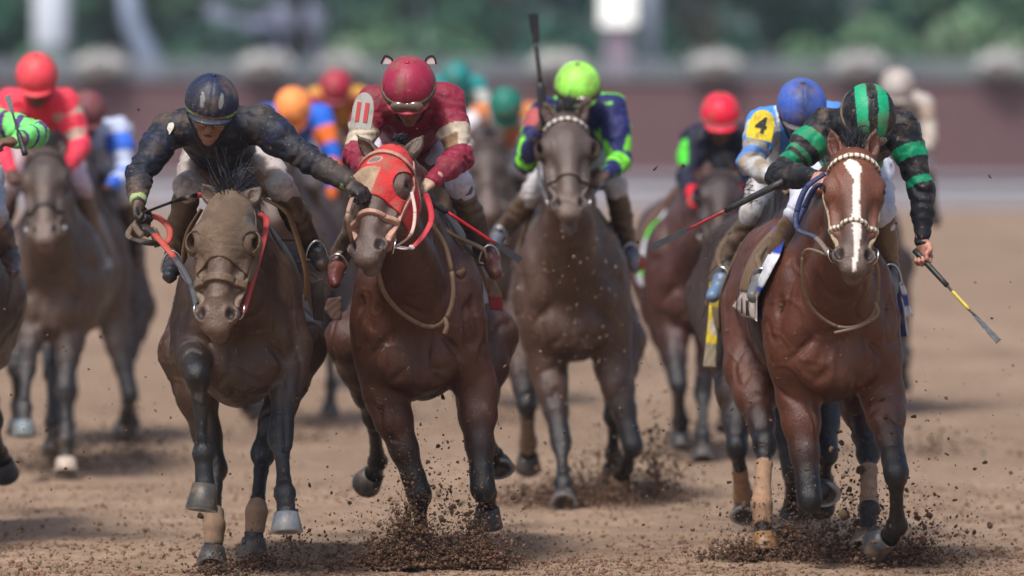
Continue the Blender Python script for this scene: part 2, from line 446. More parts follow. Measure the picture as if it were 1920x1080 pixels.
    for li, leg in enumerate(g['legs']):
        sd = -1 if li % 2 == 0 else 1; a, b, f, cr, to = leg
        dk = pts; lc = c['leg']
        if li < 2:
            S.cone(tw(sd * .19, .08, 1.08), a, .112, .10, .06, co, co)
            ab = b - a; L = np.linalg.norm(ab); ax = unit(ab)
            S.chain([a, a + ab * .25, a + ab * .55, a + ab * .85, b], [.094, .086, .064, .050, .049], .03, [co, co, lc, dk, dk])
            S.cone(a + V(-sd * .02, .05, .02), a + ab * .5 + V(0, .035, 0), .08, .04, .03, bel, lc)
            S.cone(a + V(sd * .03, -.03, .04), a + ab * .45 + V(sd * .012, -.02, 0), .06, .04, .02, co, lc)
            x = unit(np.cross(ax, V(0, 1, 0.01))) if abs(ax[1]) < .95 else V(1, 0, 0)
            S.ell(b, (.057, .056, .072), np.stack([x, np.cross(ax, x), ax], 1), .02, dk)
            S.ell(b + unit(f - b) * .045, (.052, .046, .03), None, .012, dk)
        else:
            S.cone(tw(sd * .145, 1.45, 1.12), a, .17, .125, .09, co, co)
            ab = b - a; ax = unit(ab)
            S.chain([a, a + ab * .35, a + ab * .7, b], [.118, .095, .060, .052], .05, [co, co, lc, dk])
            S.ell(b, (.052, .062, .07), None, .02, dk)
            S.cone(b + V(0, .05, .05), b + V(0, .02, -.03), .026, .03, .02, dk)
        fb = f - b; back = V(0, .022, 0) if li < 2 else V(0, .024, 0)
        ax = unit(fb)
        S.chain([b, b + fb * .3, b + fb * .8, f], [.044, .031, .031, .040], .02, [dk] * 4)
        S.cone(b + fb * .1 + back, f + back, .022, .022, .018, dk)
        S.ell(f, (.047, .048, .048), None, .015, dk); S.ell(f + back * 1.3, (.032, .03, .035), None, .02, dk)
        fc = cr - f
        pc = c.get('sock', dk) if li in socks else dk
        S.chain([f, f + fc * .55, cr], [.042, .036, .046], .02, [pc, pc, pc])
    def paint(P, C):
        q = (P - pl) @ Mh / HS
        n1 = fbm(P, 7, seed, 4)[:, None]; n2 = fbm(P, 28, seed + 9, 3)[:, None]
        C = C * (1 + .16 * n1 + .10 * n2)
        d = np.clip((fbm(P, 5, seed + 4, 4) * 1.2 + .15 + dust * .7), 0, 1)[:, None] * dust * .24 * np.clip((P[:, 2:3] - .45) / .4, .25, 1)
        C = C * (1 - d) + np.array(c.get('dust', DUST)) * d
        # nostril inside dark
        for sd in (-1, 1):
            r2 = ((q - V(sd * .052, .522, .030)) / V(.0165, .029, .034)); m = np.clip(1.9 - 1.5 * np.sqrt((r2 ** 2).sum(1)), 0, 1)[:, None]
            C = C * (1 - .92 * m) + np.array(srgb(26, 16, 15)) * .92 * m
        if blaze is not None:
            s0, ww = blaze(q[:, 1]); edge = fbm(P, 60, 3, 2) * .004
            m = (np.abs(q[:, 0] - s0) < ww + edge) & (q[:, 2] > .02) & (q[:, 1] < .60)
            C[m] = np.array(srgb(226, 216, 204)) * (1 + .05 * n2[m])
        for fn in c.get('paint', ()): C = fn(P, q, C)
        return np.clip(C, .002, 1)
    def disp(P):
        v = fbm(P, 22, seed + 2, 3) * .002 - .0090 * np.exp(-(np.abs(fbm(P * V(1.3, 1.3, .6), 5, seed + 6, 2)) / .08) ** 2) * (P[:, 2] > .55) * (P[:, 1] > g['poll'][1] + .25)
        vein = np.exp(-(np.abs(vnoise(P, 7, seed + 5)) / .045) ** 2) * .0035
        return v + vein * (P[:, 2] > .7)
    cm = mat('horse_coat_' + c['name'], .41, .45, 170, .16, 26, c.get('dust', DUST), .14 * dust + .03, 9, rvar=.14, spec=.5, stretch=(1, 1, .45), speck=.25 + .45 * dust, sscale=70)
    body = sdf_obj('body', S, h, cm, root, paint, disp)
    # eyes
    if detail:
        for sd in (-1, 1):
            m = MB(); cc = hp(sd * .0925, .205, .030); n = 10; vs = []; fs = []
            for i in range(n + 1):
                for j in range(16):
                    th = math.pi * i / n; ph = 2 * math.pi * j / 16
                    vs.append(cc + 0.0215 * V(math.sin(th) * math.cos(ph), math.sin(th) * math.sin(ph), math.cos(th)))
            for i in range(n):
                for j in range(16): fs.append((i * 16 + j, i * 16 + (j + 1) % 16, (i + 1) * 16 + (j + 1) % 16, (i + 1) * 16 + j))
            mesh_obj('eye', vs, fs, mat('horse_eye', .22, color=srgb(16, 11, 10), spec=.45), root, None)
    for li, leg in enumerate(g['legs']):
        hc = (hoofcol or {}).get(li, HOOF)
        hoof(root, leg[3], leg[4], hc, srgb(150, 155, 160))
    # leg wraps and boots
    for li, t0, t1, wc in wraps:
        a, b, f, cr, to = g['legs'][li]; LS = Sdf(); fb = f - b
        LS.chain([b, b + fb * .3, b + fb * .8, f, f + (cr - f) * .6], [.047, .035, .035, .044, .042], .02, [wc] * 5)
        LS.cone(b + fb * .1 + V(0, .022, 0), f + V(0, .022, 0), .023, .023, .018, wc)
        LL = np.linalg.norm(fb) + np.linalg.norm(cr - f) * .6; ax = unit(fb)
        def cut(X, Y, Z, b=b, ax=ax, LL=LL, t0=t0, t1=t1):
            q = ((X - b[0]) * ax[0] + (Y - b[1]) * ax[1] + (Z - b[2]) * ax[2]) / LL
            return np.maximum(t0 - q, q - t1) * LL
        sdf_obj('leg_wrap', LS, min(h, .006), mat('leg_wrap', .85, .35, 90, .2, 20, DUST, .5, 12), root,
                lambda P, C: C * (1 + .05 * np.sin(P[:, 2:3] * 150)), delta=.004, cut=cut)
    # ----- tack on the head
    hb_lo, hb_hi = SH.bounds(.03)
    def hq(X, Y, Z):
        x, y, z = X - pl[0], Y - pl[1], Z - pl[2]
        return [(x * Mh[0, j] + y * Mh[1, j] + z * Mh[2, j]) / HS[j] for j in range(3)]
    if hood:
        ref = [(sd * .100, .215, .030) for sd in (-1, 1)]
        def cut(X, Y, Z):
            s, u, n = hq(X, Y, Z)
            d = u - (hood.get('end', .33) + 5.0 * s * s)
            d = np.maximum(d, -(u - hood.get('start', -.045)))
            for (a, b_, e) in ref:
                rr = np.sqrt(((s - a) / (.048 * hood.get('hole', 1))) ** 2 + ((u - b_) / (.058 * hood.get('hole', 1))) ** 2 + ((n - e) / .055) ** 2)
                d = np.maximum(d, (1 - rr) * .045)
            return d * 1.09
        sdf_obj('hood', SH, min(h, .005), mat('hood_cloth_' + c['name'], .8, .5, 120, .15, 18, DUST, hood.get('dirt', .4), 7), root,
                lambda P, C: hood['paint'](P, (P - pl) @ Mh / HS), delta=.009, cut=cut,
                disp=lambda P: .002 * fbm(P * V(1, 1, 3), 22, 5, 3) - .0012 * np.exp(-(np.abs(fbm(P * V(1, 1, 2.2), 13, 8, 2)) / .07) ** 2))
    if cups is not None:
        for sd in (-1, 1):
            CS = Sdf(); 
            cc = hp(sd * .106, .212, .026); CS.ell(cc, V(.036, .056, .056), Mh, .0, cups)
            CS.ell(hp(sd * .098, .212, .066), V(.0365, .050, .080), Mh, .004, None, -1); CS.ell(hp(sd * .052, .212, .05), V(.072, .10, .11), Mh, .004, None, -1)
            sdf_obj('blinker_cup', CS, .004, mat('blinker_cup', .6, .2, 60, .2, 20, DUST, .5, 9), root, None)
    if bridle:
        bc = bridle['col']
        def band(name, f, w, delta=.012, box=None, paint=None):
            def cut(X, Y, Z):
                s, u, n = hq(X, Y, Z); return f(s, u, n) * 1.09
            return sdf_obj(name, SH, min(h, .0045), mat('tack_leather', .55, .3, 90, .2, 30, DUST, .35, 14), root,
                           paint or (lambda P, C: np.ones_like(P) * np.array(bc) * (1 + .2 * vnoise(P, 60)[:, None])), delta=delta, cut=cut, smooth=1)
        dl = .012 + (.006 if hood else 0)
        bb = bridle.get('bead')
        bp = None
        if bb is not None:
            def bp(P, C):
                q = (P - pl) @ Mh / HS; st = (np.sin(np.arctan2(q[:, 0], q[:, 2] + .10) * bridle.get('nb', 75)) > -.35)[:, None]
                return np.where(st, np.array(bb)[None], np.array(bc)[None] * .6)
        if bridle.get('brow', True):
            band('browband', lambda s, u, n: np.maximum(np.abs(u - .065 + 3.4 * s * s * (-1)) - .011, -n - .03), 0, dl + .002, paint=bp)
        band('noseband', lambda s, u, n: np.abs(u - .385 - .16 * np.clip(-n, -.02, .1)) - bridle.get('nw', .011), 0, dl, paint=None if bridle.get('plain_nose') else bp)
        band('cheek_strap', lambda s, u, n: np.maximum(np.maximum(np.abs(n + .03 - (u - .07) * .06) - .008, .045 - np.abs(s)), np.maximum(.02 - u, u - .475)), 0, dl - .003)
        band('throat_latch', lambda s, u, n: np.maximum(np.abs(u - .06 + n * .75) - .007, n + .03), 0, dl - .003)
        for sd in (-1, 1):
            c0 = hp(sd * .074, .475, -.035); m = MB(); a1 = Mh[:, 1]; a2 = Mh[:, 2] * .8 + Mh[:, 0] * sd * .5
            m.tube([c0 + .034 * (a1 * math.cos(w) + a2 * math.sin(w)) for w in np.linspace(0, 2 * math.pi, 21)[:-1]], .0045, 8, (1, 1, 1), closed=True)
            m.obj('bit_ring', mat('bright_metal', .25, metal=1, color=srgb(190, 190, 188)), root)
    # mane and forelock
    if mane:
        n = 40; ts = [i / (n - 1) for i in range(n)]
        cr = [(tw(0, .42, 1.46) * (1 - t) ** 2 + 2 * (mid1 + V(0, 0, .0)) * t * (1 - t) + crest * t * t) + V(0, 0, .09 + .0 * t) for t in ts]
        sd = c.get('maneside', 1)
        strands('mane', root, cr, [V(sd * .6, .5, .6)] * n, c.get('manelen', .16), 260 if detail else 120, .0035, c['hair'], -.45, seed, .3)
        fr = [hp(a, .0, .02) for a in (-.02, -.01, 0, .01, .02)]
        fd = c.get('forelock', V(0, .3, .7))
        strands('forelock', root, fr, [fd] * 5, c.get('forelen', .16), c.get('foren', 80) if detail else 40, .0026, c['hair'], c.get('foregrav', -.25), seed + 1, c.get('forewild', .3))
    # tail
    tr = [tw(x, 1.86, 1.34) for x in (-.02, 0, .02)]
    strands('tail', root, tr, [Mz @ V(c.get('tailx', 0), 1, .1)] * 3, .75, 160 if detail else 60, .006, c['hair'], -.18, seed + 2, .12)
    # ----- saddle, cloth, girth
    T = Sdf(); T.p = S.p[:14]
    def lq(X, Y, Z):
        x, y, z = X - rt[0], Y - rt[1], Z - rt[2]
        return x * Mz[0, 0] + y * Mz[1, 0], x * Mz[0, 1] + y * Mz[1, 1], z
    tb = T.bounds(.06); g['T'] = T
    if cloth:
        y0, y1, z0 = cloth.get('y0', .42), cloth.get('y1', 1.02), cloth.get('z0', 1.08)
        def cut(X, Y, Z):
            x, y, z = lq(X, Y, Z); return np.maximum(np.maximum(y0 + (1.5 - z) * cloth.get('slant', .0) - y, y - y1), z0 - z)
        sdf_obj('saddle_cloth', T, .010, mat('cloth_' + c['name'], .8, .3, 70, .15, 14, DUST, cloth.get('dirt', .35), 6), root,
                lambda P, C: cloth['paint'](*lq(P[:, 0], P[:, 1], P[:, 2])), delta=.020, cut=cut, box=tb)
    if saddle:
        def cut2(X, Y, Z):
            x, y, z = lq(X, Y, Z)
            fr = np.abs(y - (.60 + .12 * np.clip((1.62 - z) / .4, 0, 1))) - (.20 - .06 * np.clip((1.55 - z) / .4, 0, 1))
            return np.maximum(fr, 1.22 - z)
        sc = c.get('saddle', srgb(96, 66, 42))
        sdf_obj('saddle', T, .009, mat('saddle_leather', .5, .3, 60, .2, 20, DUST, .3, 8), root, lambda P, C: np.ones_like(P) * np.array(sc), delta=.036, cut=cut2, box=tb)
    def cut3(X, Y, Z):
        x, y, z = lq(X, Y, Z); return np.maximum(np.abs(y - .62) - .045, z - 1.3)
    if detail: sdf_obj('girth', T, .010, mat('girth_web', .7, color=srgb(60, 52, 46)), root, None, delta=.012, cut=cut3, box=tb)
    g['tw'] = tw; g['hp'] = hp; g['obj'] = root; g['bits'] = [hp(-.078, .475, -.04), hp(.078, .475, -.04)]; g['lq'] = lq
    return root
def coat(name, coat_, belly=None, pts=srgb(44, 42, 46), face=None, muzzle=None, hair=srgb(22, 22, 28), dk=.56, **k):
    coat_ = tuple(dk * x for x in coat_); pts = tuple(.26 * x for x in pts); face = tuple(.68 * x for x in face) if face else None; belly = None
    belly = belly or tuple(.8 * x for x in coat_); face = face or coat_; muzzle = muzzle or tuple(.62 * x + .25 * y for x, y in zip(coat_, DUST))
    muzzle = tuple(.62 * x for x in muzzle); k = {a: (tuple(.7 * x for x in b) if a in ('chin', 'ear', 'crest', 'throat') else b) for a, b in k.items()}
    d = dict(name=name, coat=coat_, belly=belly, pts=pts, face=face, muzzle=muzzle, hair=hair, cheek=coat_, chin=muzzle, eye=tuple(.7 * x for x in face),
             ear=coat_, inear=tuple(.5 * x for x in coat_), crest=coat_, throat=coat_, leg=tuple(.35 * x + .65 * y for x, y in zip(coat_, pts)))
    d.update(k); return d
# ================================================================ JOCKEYS
SKIN = srgb(150, 104, 84)
def hand(S, wr, d, cdir, col, glove=None, open_=0.0, sc=1.0):
    """palm, four bent fingers of different length and a thumb; d: wrist to knuckles, cdir: side the fingers curl to"""
    d = unit(d); cdir = unit(cdir - (cdir @ d) * d); g = np.cross(d, cdir)
    K = wr + d * .082 * sc
    S.ell(wr + d * .048 * sc, V(.041, .048, .019) * sc, np.stack([g, d, cdir], 1), .012, col)
    S.cone(wr - d * .03, wr + d * .02, .027 * sc, .026 * sc, .02, col)
    for i, ln in enumerate((.90, 1.0, .95, .78)):
        a = K + g * (i - 1.5) * .0205 * sc + d * (-.004 if i in (0, 3) else 0); f = .9 if open_ == 0 else .5
        b = a + (d * .75 + cdir * .65) * .036 * ln * sc; c = b + (cdir * .8 - d * .55 * f) * .027 * ln * sc; e = c + (-d * .85 * f + cdir * -.25) * .021 * ln * sc
        S.chain([a, b, c, e], [.0108 * sc, .0098 * sc, .0088 * sc, .0072 * sc], .005, [col] * 4)
    t0 = wr + d * .025 * sc - g * .030 * sc; t1 = t0 + (d * .7 - g * .35 + cdir * .6) * .040 * sc; t2 = t1 + (d * .55 + cdir * .5 + g * .5) * .030 * sc
    S.chain([t0, t1, t2], [.0145 * sc, .012 * sc, .0095 * sc], .008, [col] * 3)
    return K + cdir * .028 * sc, g
def frame_from(f, up=V(0, 0, 1), roll=0.0):
    f = unit(f); s = unit(np.cross(f, up)); u = np.cross(s, f)
    s, u = s * math.cos(roll) + u * math.sin(roll), u * math.cos(roll) - s * math.sin(roll)
    return np.stack([s, f, u], 1)        # side, forward, up   (side = the rider's left when f is to -y ... sign free)
def jk(Y0, helm, pitch, yaw, roll, sh, el, wr, hip, kn, an, toe, hd=None, cd=None):
    P = lambda q: W(q[0], q[1], Y0 + q[2])
    d = dict(helm=P(helm), pitch=R(pitch), yaw=R(yaw), roll=R(roll), Y0=Y0)
    for k, v in (('sh', sh), ('el', el), ('wr', wr), ('hip', hip), ('kn', kn), ('an', an), ('toe', toe)): d[k] = [P(v[0]), P(v[1])]
    d['hd'] = hd or [V(.3, -.8, -.3), V(-.3, -.8, -.3)]; d['cd'] = cd or [V(0, -.2, -1), V(0, -.2, -1)]
    return d
def jmoved(j, t):
    q = dict(j); q['helm'] = j['helm'] + t
    for k in ('sh', 'el', 'wr', 'hip', 'kn', 'an', 'toe'): q[k] = [p + t for p in j[k]]
    return q
def armt(P, j, i):
    a, b, c = j['sh'][i], j['el'][i], j['wr'][i]
    def seg(p, q):
        v = q - p; t = np.clip((P - p) @ v / (v @ v), 0, 1); return t, np.linalg.norm(P - p - t[:, None] * v, axis=1)
    t1, d1 = seg(a, b); t2, d2 = seg(b, c)
    return np.where(d1 < d2, t1, 1 + t2), np.minimum(d1, d2)
def tube_obj(name, pts, r, col, mt, parent, flat=1.0, up=None, n=8, sub=None, c2=None):
    m = MB(); m.tube(spline(pts, sub or 6), r, n, col, c2, flat, up); return m.obj(name, mt, parent)
def jockey(j, label, silks, helmet, h=.0055, cloth_name='silk', breech=srgb(206, 204, 208), boot=srgb(82, 66, 52), face=SKIN, glove=None, seed=0, goggles=None,
           band=None, plate=None, detail=True, mouth=False, peakcol=None, hs=1.0, breech_dirt=.4, silk_dirt=.35, toecol=None, cuff=None, over=None):
    base = (j['an'][0] + j['an'][1]) / 2; base = V(base[0], base[1], min(j['toe'][0][2], j['toe'][1][2]) - .03)
    root = empty('person', base, label, 'jockey', 'jockeys riding the galloping horses')
    f = V(-math.sin(j['yaw']) * math.cos(j['pitch']), -math.cos(j['yaw']) * math.cos(j['pitch']), -math.sin(j['pitch']))
    M = frame_from(f, roll=j['roll']); hc = j['helm']; fc = hc - M[:, 2] * .055 * hs + M[:, 1] * .018 * hs
    def hp(s, fw, u): return fc + M @ (V(s, fw, u) * hs)
    def E(S, c, r, k=.012, col=None, op=1): S.ell(hp(*c), V(*r) * hs, M, k, col, op)
    shc = (j['sh'][0] + j['sh'][1]) / 2; hpc = (j['hip'][0] + j['hip'][1]) / 2; gl = glove or face
    # ---- body: one continuous figure
    B = Sdf()
    E(B, (0, -.01, .02), (.074, .092, .095), .02, face); E(B, (0, .035, -.055), (.052, .052, .062), .03, face)
    if detail:
        E(B, (0, .078, .028), (.052, .018, .014), .015, face)
        for sd in (-1, 1):
            E(B, (sd * .03, .088, .004), (.018, .014, .013), .01, None, -1)
            E(B, (sd * .03, .074, .003), (.0135, .0135, .0125), .003, srgb(60, 44, 40))
            E(B, (sd * .043, .062, -.028), (.022, .022, .02), .02, face)
            E(B, (sd * .076, -.01, -.012), (.010, .018, .030), .006, face)
        B.cone(hp(0, .085, .015), hp(0, .108, -.030), .010 * hs, .0145 * hs, .012, face)
        for sd in (-1, 1): E(B, (sd * .012, .098, -.034), (.009, .010, .008), .006, face)
        E(B, (0, .084, -.058), (.026, .012, .008), .008, tuple(.75 * x for x in face)); E(B, (0, .080, -.078 if mouth else -.070), (.023, .012, .008), .008, tuple(.75 * x for x in face))
        if mouth: E(B, (0, .088, -.067), (.021, .022, .008), .004, None, -1)
        E(B, (0, .068, -.100), (.024, .022, .020), .02, face)
    else: E(B, (0, .09, -.02), (.015, .02, .025), .01, face)
    B.cone(hp(0, -.03, -.05), shc + V(0, .03, .0), .056, .066, .03, face)
    B.ell(shc * .7 + hpc * .3, (.14, .16, .11), None, .05, face); B.cone(shc * .6 + hpc * .4, hpc, .12, .12, .05, face)
    grips = []
    for i in (0, 1):
        B.cone(shc, j['sh'][i], .07, .055, .03, face); B.cone(j['sh'][i], j['el'][i], .046, .036, .02, face); B.cone(j['el'][i], j['wr'][i], .036, .024, .02, face)
        if detail: grips.append(hand(B, j['wr'][i], j['hd'][i], j['cd'][i], gl))
        else: B.ell(j['wr'][i] + unit(j['hd'][i]) * .05, (.035, .045, .03), None, .02, gl); grips.append((j['wr'][i] + unit(j['hd'][i]) * .05, V(1, 0, 0)))
        B.cone(hpc, j['kn'][i], .085, .055, .04, face); B.cone(j['kn'][i], j['an'][i], .048, .034, .02, face); B.cone(j['an'][i], j['toe'][i], .032, .022, .02, face)
    sd_ = mat('skin', .5, .25, 200, .10, 40, MUD, .45, 22, spec=.4)
    sdf_obj('body', B, h if detail else h * 1.2, sd_, root, lambda P, C: C * (1 + .12 * fbm(P, 30, seed)[:, None]), smooth=0 if detail else 1)
    # ---- silks
    S = Sdf(); w = (1, 1, 1)
    S.ell(shc * .76 + hpc * .24 + V(0, 0, .0), (.175, .19, .115), None, .06, w)
    S.cone(shc * .55 + hpc * .45, hpc + V(0, 0, .01), .145, .135, .06, w)
    S.cone(hp(0, -.045, -.08), shc + V(0, .03, 0), .07, .09, .04, w)
    for i in (0, 1):
        S.cone(shc + V(0, .02, 0), j['sh'][i], .10, .080, .05, w); a, b, c = j['sh'][i], j['el'][i], j['wr'][i]
        S.chain([a, a * .6 + b * .4, b], [.080, .073, .058], .035, [w] * 3); S.chain([b, b * .5 + c * .5, c], [.060, .052, .036], .02, [w] * 3)
    def sdisp(P):
        r = .0055 * fbm(P, 11, seed, 3) + .003 * np.abs(vnoise(P * V(1, 1, 1.8), 22, seed + 3))
        for i in (0, 1):
            t, d = armt(P, j, i); r = r + (d < .13) * (.0030 * np.sin(t * 24 + 11 * vnoise(P, 8, seed + i)) * np.clip(.3 + 1.1 * np.exp(-((t - 1.05) / .45) ** 2), 0, 1.2))
        r = r - .0055 * np.exp(-(np.abs(fbm(P * V(1.2, 1, 1.2), 7.5, seed + 21, 2)) / .10) ** 2) + .002 * np.exp(-(np.abs(fbm(P, 15, seed + 22, 2)) / .09) ** 2)
        q = (P - shc) * V(4, 11, 6); r = r + .006 * np.sin(q[:, 0] * 2 + q[:, 1] + 5 * vnoise(P, 6, seed)) * (np.linalg.norm(P - shc, axis=1) < .4)
        return r
    def spaint(P, C):
        t0, d0 = armt(P, j, 0); t1, d1 = armt(P, j, 1); arm = np.where(np.minimum(d0, d1) > .10, -1, np.where(d0 < d1, 0, 1)); t = np.where(d0 < d1, t0, t1)
        q = (P - shc); C = silks(P, q, arm, t)
        return C * (1 + .10 * fbm(P, 14, seed, 3)[:, None])
    sdf_obj('silks', S, h * 1.1, mat('cloth_silk_%s' % cloth_name, .55, .35, 60, .15, 12, MUD, silk_dirt, 5, sheen=.05, spec=.25, speck=.3 + silk_dirt * .6, sscale=60), root, spaint, sdisp)
    # ---- breeches
    T = Sdf(); T.cone(j['hip'][0], j['hip'][1], .125, .125, .05, w)
    T.ell(hpc + V(0, -.02, 0), (.18, .15, .14), None, .05, w)
    for i in (0, 1):
        a, b = j['hip'][i], j['kn'][i]; T.chain([a, a * .45 + b * .55, b], [.118, .088, .062], .05, [w] * 3)
        T.cone(b, b * .8 + j['an'][i] * .2, .06, .056, .03, w)
    sdf_obj('breeches', T, h * 1.2, mat('breeches_%s' % cloth_name, .65, .3, 50, .12, 14, MUD, breech_dirt, 7, speck=.3 + breech_dirt * .5, sscale=60), root,
            lambda P, C: np.ones_like(P) * np.array(breech), lambda P: .006 * fbm(P, 14, seed + 3, 3) - .006 * np.exp(-(np.abs(fbm(P * V(1, 1, 1.6), 8, seed + 23, 2)) / .10) ** 2) + .003 * np.sin(P[:, 2] * 60 + 5 * vnoise(P, 8, seed)))
    # ---- boots
    for i in (0, 1):
        a, b, c = j['kn'][i], j['an'][i], j['toe'][i]; X = Sdf(); tc = toecol or boot
        X.chain([a * .88 + b * .12, a * .5 + b * .5, b], [.060, .060, .046], .02, [boot, boot, boot])
        hl = b + unit(b - a) * .045 - unit(c - b) * .02
        X.cone(b, hl, .045, .04, .02, tc); X.chain([hl, (hl + c) / 2 + V(0, 0, .012), c], [.038, .042, .030], .02, [tc] * 3)
        sdf_obj('boot', X, h * 1.1, mat('boot_leather', .38, .3, 50, .25, 10, MUD, .5, 8, spec=.5, speck=.6, sscale=60), root, None,
                lambda P: .003 * np.sin(P[:, 2] * 75 + 7 * vnoise(P, 9, seed + 1)) + .002 * fbm(P, 20, seed))
    # ---- helmet
    H = Sdf(); hcol = (1, 1, 1)
    H.ell(hc, V(.120, .142, .122) * hs, M, .0, hcol)
    def hq(X, Y, Z):
        x, y, z = X - hc[0], Y - hc[1], Z - hc[2]
        return [(x * M[0, k] + y * M[1, k] + z * M[2, k]) / hs for k in range(3)]
    def hcut(X, Y, Z):
        s, fw, u = hq(X, Y, Z); return (-(u + .030 + .035 * np.clip(-fw / .12, 0, 1))) * hs
    def hfold(P):
        s, fw, u = hq(P[:, 0], P[:, 1], P[:, 2]); an = np.arctan2(s, fw - .0); rr_ = np.sqrt(s * s + fw * fw)
        return -.0028 * np.exp(-(np.abs(np.mod(an / (math.pi / 3) + .5, 1) - .5) / .035) ** 2) * (rr_ > .02) + .0012 * np.sin(an * 23 + 4 * vnoise(P, 20, seed)) * np.clip((.03 - u) / .04, 0, 1)
    hm = mat('helmet_cover_%s' % cloth_name, .5, .25, 50, .12, 20, MUD, .42, 8, spec=.35, speck=.5, sscale=60)
    def hpaint(P, C):
        s, fw, u = hq(P[:, 0], P[:, 1], P[:, 2]); return helmet(s, fw, u, P)
    he = sdf_obj('helmet', H, min(h, .0055), hm, root, hpaint, cut=hcut, disp=lambda P: .0022 * fbm(P, 16, seed + 7, 2) + hfold(P))
    K = Sdf(); K.ell(hc + M @ (V(0, .085, -.036) * hs), V(.098, .085, .016) * hs, M, 0, peakcol or w)
    K.ell(hc + M @ (V(0, 0, -.01) * hs), V(.108, .130, .10) * hs, M, .004, None, -1)
    sdf_obj('peak', K, .0045, hm, he, (lambda P, C: hpaint(P, C)) if peakcol is None else None)
    if detail:
        m = MB(); m.tube([hc + M @ (V(.0, -.01, .120) * hs), hc + M @ (V(0, -.01, .128) * hs)], [.012, .008], 10, (peakcol or (.05, .05, .06))); m.obj('button', hm, he)
    # goggles, chin strap
    if band:
        bc, uo = band
        def bcut(X, Y, Z):
            s, fw, u = hq(X, Y, Z); return (np.abs(u + uo + .10 * fw * 0) - .015) * hs
        sdf_obj('goggle_strap', H, min(h, .005), mat('strap_web', .7, .3, 80, .2, 30, MUD, .5, 12), root, lambda P, C: np.ones_like(P) * np.array(bc), delta=.007, cut=bcut)
    if goggles and detail:
        G = Sdf(); 
        for sd in (-1, 1): E(G, (sd * .030, .086, .003), (.034, .022, .024), .012, goggles)
        E(G, (0, .125, -.028), (.013, .03, .018), .004, None, -1)
        sdf_obj('goggles', G, .0045, mat('goggle_lens', .12, color=goggles, spec=.8, dirt=MUD, dirt_amt=.35, dscale=30, coat=.6), root, None)
    if over is not None and detail:
        G = Sdf(); 
        for sd in (-1, 1): G.ell(hc + M @ (V(sd * .033, .135, over[1]) * hs), V(.043, .024, .029) * hs, M, .015, over[0])
        sdf_obj('goggles', G, .0045, mat('goggle_lens_b', .15, color=over[0], spec=.8, dirt=MUD, dirt_amt=.5, dscale=20, coat=.5), root, None)
    for sd in (-1, 1):
        tube = [hc + M @ (V(sd * .105, .02, -.05) * hs), hp(sd * .078, .02, -.05), hp(sd * .045, .035, -.115), hp(0, .04, -.125)]
        if detail: tube_obj('chin_strap', tube, .0055, srgb(40, 36, 34), mat('strap_dark', .7, color=srgb(40, 36, 34)), root, n=6)
    if cuff:
        for i, cc in cuff:
            a, b = j['el'][i], j['wr'][i]; ax = unit(b - a)
            m = MB(); m.tube([b - ax * .030, b - ax * .02, b, b + ax * .012], [.036, .040, .038, .033], 14, cc); m.obj('cuff', mat('cuff_web', .7, .4, 90, .1, 30, MUD, .3, 20), root)
    j['grips'] = grips; j['obj'] = root; j['hc'] = hc; j['M'] = M; j['hp'] = hp
    return root
def text_mesh(name, txt, size, ext, loc, Mrot, mt, parent, bold=0.0):
    c = bpy.data.curves.new(name, 'FONT'); c.body = txt; c.size = size; c.extrude = ext; c.align_x = 'CENTER'; c.align_y = 'CENTER'; c.offset = bold
    o = bpy.data.objects.new(name, c); COL.objects.link(o); dg = bpy.context.evaluated_depsgraph_get()
    me = bpy.data.meshes.new_from_object(o.evaluated_get(dg)); bpy.data.objects.remove(o); bpy.data.curves.remove(c)
    q = bpy.data.objects.new(name, me); COL.objects.link(q); me.materials.clear(); me.materials.append(mt)
    q.parent = parent; Mx = Matrix([list(r) for r in np.array(Mrot)]).to_4x4(); b = root_loc(parent)
    q.matrix_local = Matrix.Translation(Vector((np.asarray(loc) - b).tolist())) @ Mx
    return q
def plate(parent, c, n, up, w, hh, col, edge, name='number_plate', curve=.0):
    """arched number plate, flat card with rounded top, bent round the upper arm"""
    n = unit(n); s = unit(np.cross(up, n)); u = np.cross(n, s); pts = []
    for k in range(5): pts.append((w * (1 - .0), -hh + 2 * hh * .55 * k / 4))
    for k in range(1, 12): a = math.pi * k / 12; pts.append((w * math.cos(a), hh * .1 + hh * .9 * math.sin(a)))
    for k in range(5): pts.append((-w, hh * .1 - (hh * 1.1) * k / 4))
    vs = []; nn = len(pts)
    # subdivided fan in columns so that it can bend
    m = MB(); cols = 12
    def top(x): return hh * .1 + hh * .9 * math.sqrt(max(1 - (x / w) ** 2, 0))
    V0 = []; 
    for side in (1, -1):
        for i in range(cols + 1):
            x = -w + 2 * w * i / cols
            for k in range(7):
                y = -hh + (top(x) + hh) * k / 6
                V0.append(c + s * x + u * y + n * (side * .0025 - curve * x * x))
    F = []; st = (cols + 1) * 7
    for i in range(cols):
        for k in range(6):
            a = i * 7 + k; F.append((a, a + 7, a + 8, a + 1)); F.append((st + a, st + a + 1, st + a + 8, st + a + 7))
    bd = [i * 7 for i in range(cols + 1)] + [cols * 7 + k for k in range(1, 7)] + [i * 7 + 6 for i in range(cols - 1, -1, -1)] + [k for k in range(5, 0, -1)]
    for a, b in zip(bd, bd[1:] + bd[:1]): F.append((a, st + a, st + b, b))
    o = mesh_obj(name, V0, F, mat('plate_' + edge, .55, .15, 40, .08, 20, MUD, .42, 16, color=col), parent, None, smooth=False)
    return o, np.stack([s, u, n], 1), n
